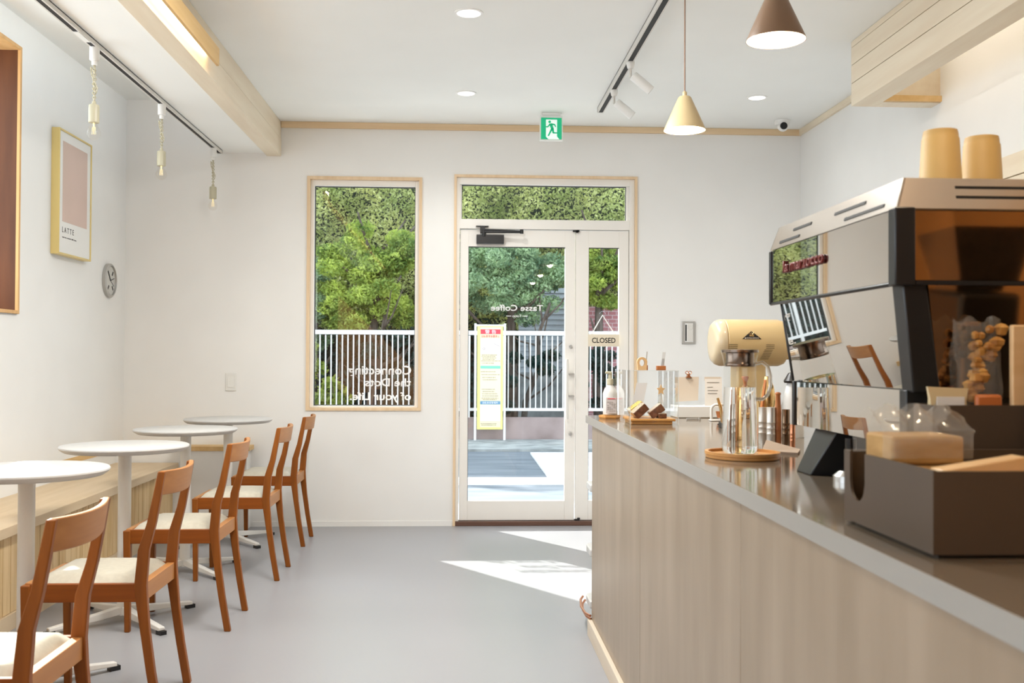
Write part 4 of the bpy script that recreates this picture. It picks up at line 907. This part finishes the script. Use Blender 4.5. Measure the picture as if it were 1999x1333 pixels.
# cup rail with slots
zr0, zr1 = 1.411, 1.466
def slanted(y0, y1, xo0, xo1, th): return [(xo0, y0, zr0), (xo0+th, y0, zr0), (xo0+th, y1, zr0), (xo0, y1, zr0)], [(xo1, y0+0.012, zr1), (xo1+th, y0+0.012, zr1), (xo1+th, y1-0.012, zr1), (xo1, y1-0.012, zr1)]
b = MB(); b.hexa(*slanted(MY0, MY1, 0.757, 0.775, 0.004))
b.hexa([(0.757, MY0, zr0), (1.34, MY0, zr0), (1.34, MY0+0.004, zr0), (0.757, MY0+0.004, zr0)], [(0.775, MY0+0.012, zr1), (1.33, MY0+0.012, zr1), (1.33, MY0+0.016, zr1), (0.775, MY0+0.016, zr1)])
b.hexa([(0.757, MY1-0.004, zr0), (1.34, MY1-0.004, zr0), (1.34, MY1, zr0), (0.757, MY1, zr0)], [(0.775, MY1-0.016, zr1), (1.33, MY1-0.016, zr1), (1.33, MY1-0.012, zr1), (0.775, MY1-0.012, zr1)])
b.box(1.32, 1.34, MY0, MY1, zr0, zr1-0.01)
b.build('cup_rail', M['rail_steel'], t)
MB().box(0.765, 1.335, MY0+0.006, MY1-0.006, 1.4095, 1.418).build('cup_tray', M['steel'], t)
def slot(y0, y1, q):
    z = zr0+(zr1-zr0)*q; x = 0.757+0.018*q
    MB().hexa([(x-0.0024, y0, z-0.003), (x+0.001, y0, z-0.003), (x+0.001, y1, z-0.003), (x-0.0024, y1, z-0.003)], [(x-0.0004, y0, z+0.003), (x+0.003, y0, z+0.003), (x+0.003, y1, z+0.003), (x-0.0004, y1, z+0.003)]).build('rail_slot', M['dark_slot'], t)
slot(2.20, 2.32, 0.62); slot(1.90, 2.06, 0.62); slot(2.26, 2.40, 0.25); slot(1.80, 1.99, 0.25)
for z in (0.38, 0.70):
    zz = zr0+(zr1-zr0)*z; y = MY0+0.012*z
    MB().box(0.865, 1.08, y-0.0008, y+0.002, zz-0.0025, zz+0.0025).build('rail_slot', M['dark_slot'], t)
text('red_lettering', 'la marzocco', M['red'], 0.262, (0.7565, 2.215, 1.3610), (0, -1, 0), (0, 0, 1), t, depth=0.006, bold=0.02, height=0.028)
# paper cups stacked upside down on the machine
def cup(x, y, lab):
    t = thing('paper_cup', lab, 'cup', (x, y, 1.418), 'kraft paper cups upside down on the machine')
    MB().lathe([(0.043, 0.0), (0.045, 0.004), (0.043, 0.008), (0.0415, 0.010), (0.034, 0.150), (0.0325, 0.152), (0.032, 0.160), (0.0305, 0.166), (0.029, 0.166)], (x, y, 1.418), 40).build('cup_body', M['cup_paper'], t, smooth=True)
cup(0.915, 1.905, 'kraft paper cup upside down on the machine, left one of two'); cup(1.022, 1.955, 'kraft paper cup upside down on the machine, right one of two')
o = MB().lathe([(0.030, 0), (0.055, 0.006), (0.058, 0.055), (0.055, 0.056), (0.050, 0.01)], (0.852, 2.13, 1.418), 32).build('saucepan', M['black_metal'], smooth=True); tag(o, 'dark round pan whose rim peeks over the machine rail', 'pan')
o = MB().lathe([(0.030, 0), (0.040, 0.050), (0.038, 0.050), (0.028, 0.006)], (0.850, 2.30, 1.418), 32).build('ceramic_cup', M['copper'], smooth=True); tag(o, 'copper cup peeking over the far part of the machine rail', 'cup')

# ------------------------------------------------------------------ organiser with napkins
WT = 0.907; before = set(o.name for o in S.objects)
ox0, oy0, oy1, oz = 0.574, 1.215, 1.502, 1.014
t = thing('counter_organiser', 'dark taupe open organiser box with a slotted side near the camera', 'organiser', (0.72, 1.36, WT))
th = 0.004; ox1 = 0.93
b = MB(); z0 = WT+0.005
sy0, sy1, sz = 1.425, 1.480, 0.944
# slotted side with round bottom
segs = [(oy0, sy0, z0, oz), (sy1, oy1, z0, oz)]
for y0_, y1_, a_, b_ in segs: b.box(ox0, ox0+th, y0_, y1_, a_, b_)
n = 16; mid = (sy0+sy1)/2; rr = (sy1-sy0)/2
for i in range(n):
    ya = sy0+(sy1-sy0)*i/n; yb_ = sy0+(sy1-sy0)*(i+1)/n; za_ = sz+rr-math.sqrt(max(0, rr*rr-(ya-mid)**2)); zb_ = sz+rr-math.sqrt(max(0, rr*rr-(yb_-mid)**2))
    b.hexa([(ox0, ya, z0), (ox0+th, ya, z0), (ox0+th, yb_, z0), (ox0, yb_, z0)], [(ox0, ya, za_), (ox0+th, ya, za_), (ox0+th, yb_, zb_), (ox0, yb_, zb_)])
b.build('slotted_side', M['taupe'], t)
b = MB(); b.box(ox0+th, ox1, oy0, oy0+th, z0, oz-0.001); b.box(ox0+th, ox1, oy1-th, oy1, z0, oz); b.box(ox1-th, ox1, oy0+th, oy1-th, z0, oz-0.001); b.box(ox0+th, ox1-th, oy0+th, oy1-th, z0, z0+th)
b.build('front_tier', M['taupe'], t)
b = MB(); ty0, ty1, tx = 1.605, 1.672, 0.757
b.box(tx, ox1, ty0, ty0+th, z0, 1.075); b.box(tx, tx+th, ty0+th, ty1, z0, 1.075); b.box(tx+th, ox1, ty1-th, ty1, z0, 1.075); b.box(ox1-th, ox1, ty0+th, ty1-th, z0, 1.075); b.box(tx+th, ox1-th, ty0+th, ty1-th, z0, z0+th)
b.box(tx, ox1, oy1, ty0, z0, z0+th)
b.build('rear_tier', M['taupe'], t)
MB().box(ox0+0.012, ox1-0.01, oy0+0.012, 1.49, WT, z0).build('base_foot', M['black'], t)
# contents
def pack(name, x0, x1, y0, y1, z0_, z1_, m, lab, cat, film=True, wob=0.004):
    t = thing(name, lab, cat, ((x0+x1)/2, (y0+y1)/2, z0_))
    MB().box(x0, x1, y0, y1, z0_, z1_).build('contents', m, t, bevel=0.004)
    return t
o = tray_box('napkin_block', 'brown napkin block filling the front tier of the organiser', 'napkins', 0.600, 0.90, 1.235, 1.405, z0+th, 1.0055, M['tan_paper'])
t = pack('napkin_pack', 0.581, 0.681, 1.350, 1.440, 1.0065, 1.045, M['tan_paper'], 'brown napkins in a crumpled clear bag on top of the organiser', 'napkins')
# crumpled clear bag over it: bumpy closed sheet
def crumple(x0, x1, y0, y1, z0_, z1_, amp, seed, m, parent, name, nx=16, nz=9):
    rnd = random.Random(seed); vs = []; b = MB()
    for side in (0, 1):
        for j in range(nz+1):
            for i in range(nx+1):
                q = j/nz; pinch = 1 if q < 0.55 else max(0.12, 1-(q-0.55)*1.9)
                yc = (y0+y1)/2; hy = (y1-y0)/2*pinch
                top = z1_+amp*1.6*math.sin(i*1.3+seed)*(q > 0.7)
                vs.append((x0+(x1-x0)*i/nx+rnd.uniform(-amp, amp)*q, yc+(-hy if side == 0 else hy)+rnd.uniform(-amp, amp)*(0.3+q), z0_+(top-z0_)*q))
    N_ = (nz+1)*(nx+1); fs = []
    for s in (0, 1):
        for j in range(nz):
            for i in range(nx):
                a = s*N_+j*(nx+1)+i; fs.append((a, a+1, a+nx+2, a+nx+1))
    b.add(vs, fs); return b.build(name, m, parent, smooth=True)
crumple(0.566, 0.690, 1.343, 1.447, 1.016, 1.082, 0.004, 3, M['plastic_film'], t, 'clear_bag')
o = MB().hexa([(0.600, 1.245, 1.0065), (0.72, 1.265, 1.0065), (0.72, 1.30, 1.0065), (0.600, 1.28, 1.0065)], [(0.600, 1.245, 1.011), (0.72, 1.265, 1.026), (0.72, 1.30, 1.026), (0.600, 1.28, 1.011)]).build('sugar_sachet', M['honey_pale'], bevel=0.003); tag(o, 'flat tan sachet lying beside the bagged napkins', 'sachet')
z0r = z0+th
t = thing('snack_packet', 'cream coloured packet with crimped ends standing in the rear tier', 'packet', (0.796, 1.635, z0r))
b = MB(); secs = []; pc = 0.796
for q, hx in ((0, 0.024), (0.1, 0.026), (0.5, 0.028), (0.9, 0.030), (1, 0.034)):
    z = z0r+q*(1.104-z0r); hy = 0.012*math.sin(PI*min(max(q, 0.04), 0.96))+0.001; secs.append([(pc-hx, 1.635-hy, z), (pc+hx, 1.635-hy, z-0.003), (pc+hx, 1.635+hy, z-0.003), (pc-hx, 1.635+hy, z)])
b.sweep(secs); b.build('wrapper', mat('cream_wrapper', (0.60, 0.48, 0.28), 0.45), t, smooth=True)
MB().box(pc-0.022, pc+0.024, 1.6245, 1.626, 1.066, 1.088).build('label_panel', M['paper'], t)
t = thing('snack_packet', 'small orange packet beside the cream one in the rear tier', 'packet', (0.858, 1.628, z0r))
MB().box(0.836, 0.880, 1.617, 1.629, z0r, 1.092).build('wrapper', mat('orange_wrapper', (0.50, 0.15, 0.04), 0.35), t, bevel=0.005)
t = thing('snack_bag', 'clear crumpled bag of golden biscuits standing in the rear tier', 'bag', (0.85, 1.65, z0r))
b = MB(); rnd = random.Random(5)
for i in range(34):
    q = rnd.random(); c_ = (0.835+0.010*q+rnd.random()*0.040*(0.4+q), 1.643+rnd.random()*0.012, 1.085+q*0.115); r = 0.006+0.005*rnd.random()
    b.lathe([(r*math.sin(a)*(0.9+0.5*rnd.random()), -r*math.cos(a)) for a in [0.01+PI*i_/5 for i_ in range(6)]], c_, 6)
b.build('biscuit_pieces', noisy('biscuit', (0.32, 0.13, 0.03), (0.60, 0.32, 0.08), (40, 40, 40), 0.35, 3), t)
crumple(0.812, 0.888, 1.634, 1.664, z0r+0.02, 1.215, 0.004, 9, M['plastic_film'], t, 'clear_film', 10, 10)
o = tray_box('wooden_board', 'pale wooden board standing upright at the picture edge by the snack bags', 'board', 0.893, 0.922, 1.612, 1.624, z0r, 1.205, M['honey_pale'], 0.003)

settle(before); WT = 0.898
# second grinder further along the counter: its hopper of beans shows in the machine's side panel
t = thing('hopper_grinder', 'clear trapezoid hopper full of dark beans reflected in the machine side', 'coffee grinder', (1.17, 1.22, WT))
hx, hy_ = 1.09, 1.36
MB().box(hx-0.06, hx+0.07, hy_-0.09, hy_+0.09, WT, 1.245).build('body', M['black'], t, bevel=0.01)
def frustum(b, z0_, z1_, r0, r1): b.hexa([(hx-r0, hy_-r0, z0_), (hx+r0, hy_-r0, z0_), (hx+r0, hy_+r0, z0_), (hx-r0, hy_+r0, z0_)], [(hx-r1, hy_-r1, z1_), (hx+r1, hy_-r1, z1_), (hx+r1, hy_+r1, z1_), (hx-r1, hy_+r1, z1_)]); return b
frustum(MB(), 1.246, 1.51, 0.050, 0.107).build('hopper', M['acrylic'], t)
frustum(MB(), 1.248, 1.420, 0.049, 0.085).build('coffee_beans', noisy('beans', (0.008, 0.006, 0.005), (0.02, 0.014, 0.01), (90, 90, 90), 0.5, 3, 0.8), t)

# ------------------------------------------------------------------ outside
struct(MB().box(-30, 30, YB+TH, 60, -0.12, -0.02).build('ground', M['asphalt']))
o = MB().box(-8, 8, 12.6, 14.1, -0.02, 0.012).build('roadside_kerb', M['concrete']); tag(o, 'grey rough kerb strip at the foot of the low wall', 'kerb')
o = MB().box(-8, 8, 9.35, 9.75, -0.02, 0.002).build('road_line', M['road_white']); tag(o, 'wide white painted line across the road outside the door', 'road marking')  # white colour stands in for sun falling across the road
o = MB().box(0.86, 8, 9.76, 12.3, -0.02, 0.002).build('paved_patch', M['road_white']); tag(o, 'bright white paved patch on the road behind the door handle', 'pavement')  # sunlit ground put into the colour of a thin slab
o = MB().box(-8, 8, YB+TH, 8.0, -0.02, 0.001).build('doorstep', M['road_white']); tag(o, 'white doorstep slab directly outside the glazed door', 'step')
o = MB().box(-8, 8, 14.16, 14.34, -0.02, 0.305).build('low_wall', M['pink_concrete']); tag(o, 'low pinkish concrete wall under the white fence', 'wall')
FY = 14.25
t = thing('white_fence', 'white metal fence of thin upright bars along the far roadside', 'fence', (0, FY, 0.305))
MB().box(-3.8, 4.0, FY-0.02, FY+0.02, 1.448, 1.508).build('top_rail', M['fence_white'], t)
MB().box(-3.8, 4.0, FY-0.02, FY+0.02, 0.395, 0.435).build('bottom_rail', M['fence_white'], t)
for x in (-3.2, -0.12+0.25, 3.3): MB().box(x-0.022, x+0.022, FY-0.018, FY+0.018, 0.305, 1.44).build('post', M['fence_white'], t)
b0 = MB().box(-0.008, 0.008, -0.010, 0.010, 0.12, 1.135).build('bar', M['fence_white'], t, world=False)
i = 0; x = -3.6
while x < 3.9:
    o = b0 if i == 0 else b0.copy()
    if i: C.objects.link(o)
    o.location = (x, 0, 0); x += 0.0765; i += 1
    if i > 98: break
# notice board
SY = 13.95
t = thing('notice_board', 'tall yellow notice board with red heading on a white frame before the fence', 'notice board', (0.41, SY, 0))
b = MB(); b.box(0.205, 0.235, SY-0.015, SY+0.015, 0.0125, 1.60); b.box(0.605, 0.635, SY-0.015, SY+0.015, 0.0125, 1.60); b.box(0.205, 0.635, SY-0.012, SY+0.012, 1.56, 1.585); b.build('support_frame', M['fence_white'], t)
MB().box(0.245, 0.595, SY-0.03, SY-0.015, 0.160, 1.565).build('panel', M['yellow_sign'], t, bevel=0.003)
MB().box(0.285, 0.565, SY-0.032, SY-0.030, 0.190, 1.545).build('printed_sheet', mat('pale_yellow_sheet', (0.82, 0.78, 0.50), 0.5), t)
yy = SY-0.0345
MB().box(0.288, 0.562, yy, yy+0.002, 1.455, 1.520).build('red_heading', M['red_ink'], t)
MB().box(0.290, 0.562, yy, yy+0.002, 1.190, 1.385).build('map_panel', M['paper'], t)
MB().box(0.288, 0.562, yy, yy+0.002, 0.985, 1.025).build('green_band', M['green_ink'], t)
MB().box(0.288, 0.562, yy, yy+0.002, 0.500, 0.545).build('blue_band', M['blue_ink'], t)
MB().box(0.290, 0.562, yy, yy+0.002, 0.275, 0.490).build('map_panel', M['paper'], t)
text('lettering', '警 告', M['white_ink'], 0.15, (0.425, yy-0.001, 1.487), (1, 0, 0), (0, 0, 1), t, depth=0.001, height=0.05)
text('lettering', '自転車等放置禁止', M['red_ink'], 0.25, (0.425, yy, 1.425), (1, 0, 0), (0, 0, 1), t, depth=0.001, height=0.035)
text('lettering', '自転車保管場所', M['white_ink'], 0.21, (0.425, yy-0.001, 0.522), (1, 0, 0), (0, 0, 1), t, depth=0.001, height=0.03)
rnd = random.Random(11); b = MB()
for z in (1.165, 1.145, 1.125, 1.105, 1.085, 1.055, 0.94, 0.90, 0.86, 0.83, 0.70, 0.67, 0.64, 0.61, 0.58, 0.56, 0.235, 0.215):
    x = 0.295+rnd.random()*0.03; xe = 0.46+rnd.random()*0.09
    while x < xe:
        w_ = 0.008+rnd.random()*0.008; b.box(x, x+w_, yy-0.0005, yy+0.001, z, z+0.010); x += w_+0.004+0.006*rnd.random()
b.tube([(0.47, yy, 1.33), (0.50, yy, 1.31), (0.55, yy, 1.29)], 0.003, 5); b.tube([(0.335+0.014*math.cos(a), yy, 1.255+0.014*math.sin(a)) for a in [2*PI*i/12 for i in range(13)]], 0.003, 5)
b.build('fine_print', mat('print_grey', (0.35, 0.22, 0.2), 0.6), t)

# planting
def leaves(pts_fn, n, size, seed, flat=0.0):
    r = np.random.RandomState(seed); c = pts_fn(r, n)
    d1 = r.normal(size=(n, 3)); d1 /= np.linalg.norm(d1, axis=1)[:, None]
    d2 = r.normal(size=(n, 3)); d2 -= (d1*d2).sum(1)[:, None]*d1; d2 /= np.linalg.norm(d2, axis=1)[:, None]
    s = size*(0.6+0.8*r.rand(n))[:, None]
    a = c-d1*s*0.9; b_ = c+d2*s*0.38; e = c+d1*s*0.9; f = c-d2*s*0.38
    V = np.stack([a, b_, e, f], 1).reshape(-1, 3); F = np.arange(n*4).reshape(-1, 4)
    return V, F
def foliage(name, V, F, m, parent):
    me = bpy.data.meshes.new(name); off = np.array(parent.location[:])
    me.vertices.add(len(V)); me.vertices.foreach_set('co', (V-off).ravel()); me.loops.add(F.size); me.loops.foreach_set('vertex_index', F.ravel())
    me.polygons.add(len(F)); me.polygons.foreach_set('loop_start', np.arange(len(F))*4); me.polygons.foreach_set('loop_total', np.full(len(F), 4)); me.update(calc_edges=True)
    me.materials.append(m); o = bpy.data.objects.new(name, me); C.objects.link(o); o.parent = parent; return o
def clumps(cx, cy, cz, rx, ry, rz, nc, cr, seed):
    rs = np.random.RandomState(seed); d = rs.normal(size=(nc, 3)); d /= np.linalg.norm(d, axis=1)[:, None]
    rad = rs.rand(nc)**0.4; cc = d*rad[:, None]*np.array([rx, ry, rz])+np.array([cx, cy, cz])
    def fn(r, n):
        k_ = r.randint(0, nc, n); dd = r.normal(size=(n, 3)); dd /= np.linalg.norm(dd, axis=1)[:, None]
        return cc[k_]+dd*(cr*(0.5+0.5*r.rand(n)))[:, None]*np.array([1.15, 1.0, 0.75])
    return fn
def branchy(b, base, top, r0, seed, nb=7, spread=0.8):
    rnd = random.Random(seed); base, top = Vector(base), Vector(top)
    mids = [base.lerp(top, q)+Vector((rnd.uniform(-.06, .06), rnd.uniform(-.06, .06), 0)) for q in (0, .25, .5, .75, 1)]
    b.tube(mids, [r0, r0*.85, r0*.7, r0*.55, r0*.35], 8)
    for i in range(nb):
        p = base.lerp(top, 0.25+0.7*rnd.random()); e = p+Vector((rnd.uniform(-spread, spread), rnd.uniform(-.5, .3), rnd.uniform(.2, .8)))
        m_ = p.lerp(e, .5)+Vector((0, 0, -.08)); b.tube([p, m_, e], [r0*.35, r0*.25, r0*.12], 6)
    return b
# tall clipped hedge behind everything
HY = 17.2
t = thing('tall_hedge', 'tall pale green conifer hedge filling the top of the window view', 'hedge', (0, HY, 0), kind=None)
def hedge_fn(r, n):
    x = r.uniform(-6, 6, n); z = r.uniform(1.6, 5.2, n); y = HY-0.05+0.22*np.sin(x*2.1+z*1.7)+0.16*np.sin(x*5.3-z*4.1)-0.25*(z-2.4)*0.3+r.uniform(-0.14, 0.10, n); return np.stack([x, y, z], 1)
V, F = leaves(hedge_fn, 120000, 0.036, 1); foliage('foliage', V, F, M['hedge_leaf'], t)
MB().box(-6, 6, HY+0.55, HY+0.9, -0.02, 5.2).build('inner_branches', M['hedge_core'], t)  # dark box stands in for the shade inside the hedge
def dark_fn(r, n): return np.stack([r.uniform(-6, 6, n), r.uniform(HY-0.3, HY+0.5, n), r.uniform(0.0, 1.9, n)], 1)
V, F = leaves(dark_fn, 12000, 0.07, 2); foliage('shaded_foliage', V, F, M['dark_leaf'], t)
def tree(name, lab, cx, cy, cz, rx, ry, rz, nc, cr, n, size, m, seed, group='trees behind the fence'):
    t = thing(name, lab, 'tree', (cx, cy, 0), group)
    V, F = leaves(clumps(cx, cy, cz, rx, ry, rz, nc, cr, seed), n, size, seed); foliage('foliage', V, F, m, t)
    branchy(MB(), (cx, cy+0.1, 0), (cx+0.05, cy+0.1, cz+rz*0.6), 0.10, seed, 10, rx*0.9).build('trunk', M['bark'], t, smooth=True)
tree('leafy_tree', 'dense yellow-green tree seen in the tall window above the fence', -1.30, 15.3, 2.28, 1.0, 0.45, 0.86, 50, 0.20, 26000, 0.034, M['tree_leaf'], 21)
tree('leafy_tree', 'darker tree at the left side of the tall window', -2.35, 15.7, 2.0, 0.55, 0.4, 0.9, 26, 0.18, 12000, 0.034, M['tree_leaf_blue'], 22)
tree('leafy_tree', 'pale spreading tree seen through the main door pane', 0.75, 15.4, 2.36, 0.95, 0.45, 0.66, 46, 0.19, 26000, 0.032, M['tree_leaf_blue'], 23)
tree('leafy_tree', 'green tree seen through the narrow door pane above the sign', 2.15, 15.5, 2.45, 0.50, 0.40, 0.55, 24, 0.17, 13000, 0.034, M['tree_leaf'], 24)
def shrub(cx, cy, cz, rx, ry, rz, n, size, m, seed, lab):
    t = thing('leafy_shrub', lab, 'shrub', (cx, cy, 0), 'shrubs behind the fence')
    V, F = leaves(clumps(cx, cy, cz, rx, ry, rz, 16, 0.12, seed), n, size, seed); foliage('foliage', V, F, m, t)
    branchy(MB(), (cx, cy, 0), (cx, cy, cz), 0.03, seed, 5, 0.2).build('stem', M['bark'], t)
shrub(-1.75, 14.75, 0.55, 0.30, 0.15, 0.35, 1800, 0.05, M['shrub_leaf'], 31, 'bright yellow-green shrub behind the fence bars in the window')
shrub(-2.15, 14.8, 1.05, 0.25, 0.15, 0.4, 1300, 0.05, M['shrub_leaf'], 32, 'light green shrub at the left edge of the window behind the bars')
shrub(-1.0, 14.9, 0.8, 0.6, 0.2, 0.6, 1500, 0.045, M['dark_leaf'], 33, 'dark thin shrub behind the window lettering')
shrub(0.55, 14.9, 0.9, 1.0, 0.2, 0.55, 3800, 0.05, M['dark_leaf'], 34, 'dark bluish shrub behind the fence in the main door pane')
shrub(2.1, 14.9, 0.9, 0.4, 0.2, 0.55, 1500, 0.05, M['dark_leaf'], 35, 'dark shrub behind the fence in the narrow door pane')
for i, (x, yv, top, lab) in enumerate(((0.95, 15.1, (1.30, 15.2, 1.95), 'bare dark tree stem leaning right behind the fence'), (-1.25, 15.0, (-1.1, 15.2, 2.0), 'thin dark tree stem behind the fence in the window'))):
    t = thing('bare_tree', lab, 'tree', (x, yv, 0)); branchy(MB(), (x, yv, 0), top, 0.05, 40+i, 9, 0.7).build('trunk', M['bark'], t, smooth=True)
t = thing('neighbour_house', 'grey sided house wall showing between the trees behind the fence', 'house', (1.6, 16.4, 0))
b = MB()
for i in range(16): 
    z = 0.9+i*0.085; b.hexa([(0.95, 16.38, z), (1.75, 16.38, z), (1.75, 16.45, z), (0.95, 16.45, z)], [(0.95, 16.40, z+0.082), (1.75, 16.40, z+0.082), (1.75, 16.45, z+0.082), (0.95, 16.45, z+0.082)])
b.build('siding', M['siding'], t)
MB().box(0.95, 1.75, 16.39, 16.45, 0.0, 0.9).build('base_wall', M['concrete'], t)
t = thing('brick_pier', 'pink brick pier behind the hanging closed sign', 'pier', (2.05, 16.2, 0))
MB().box(1.80, 2.7, 16.15, 16.35, 0.0, 1.95).build('brickwork', M['brick'], t)
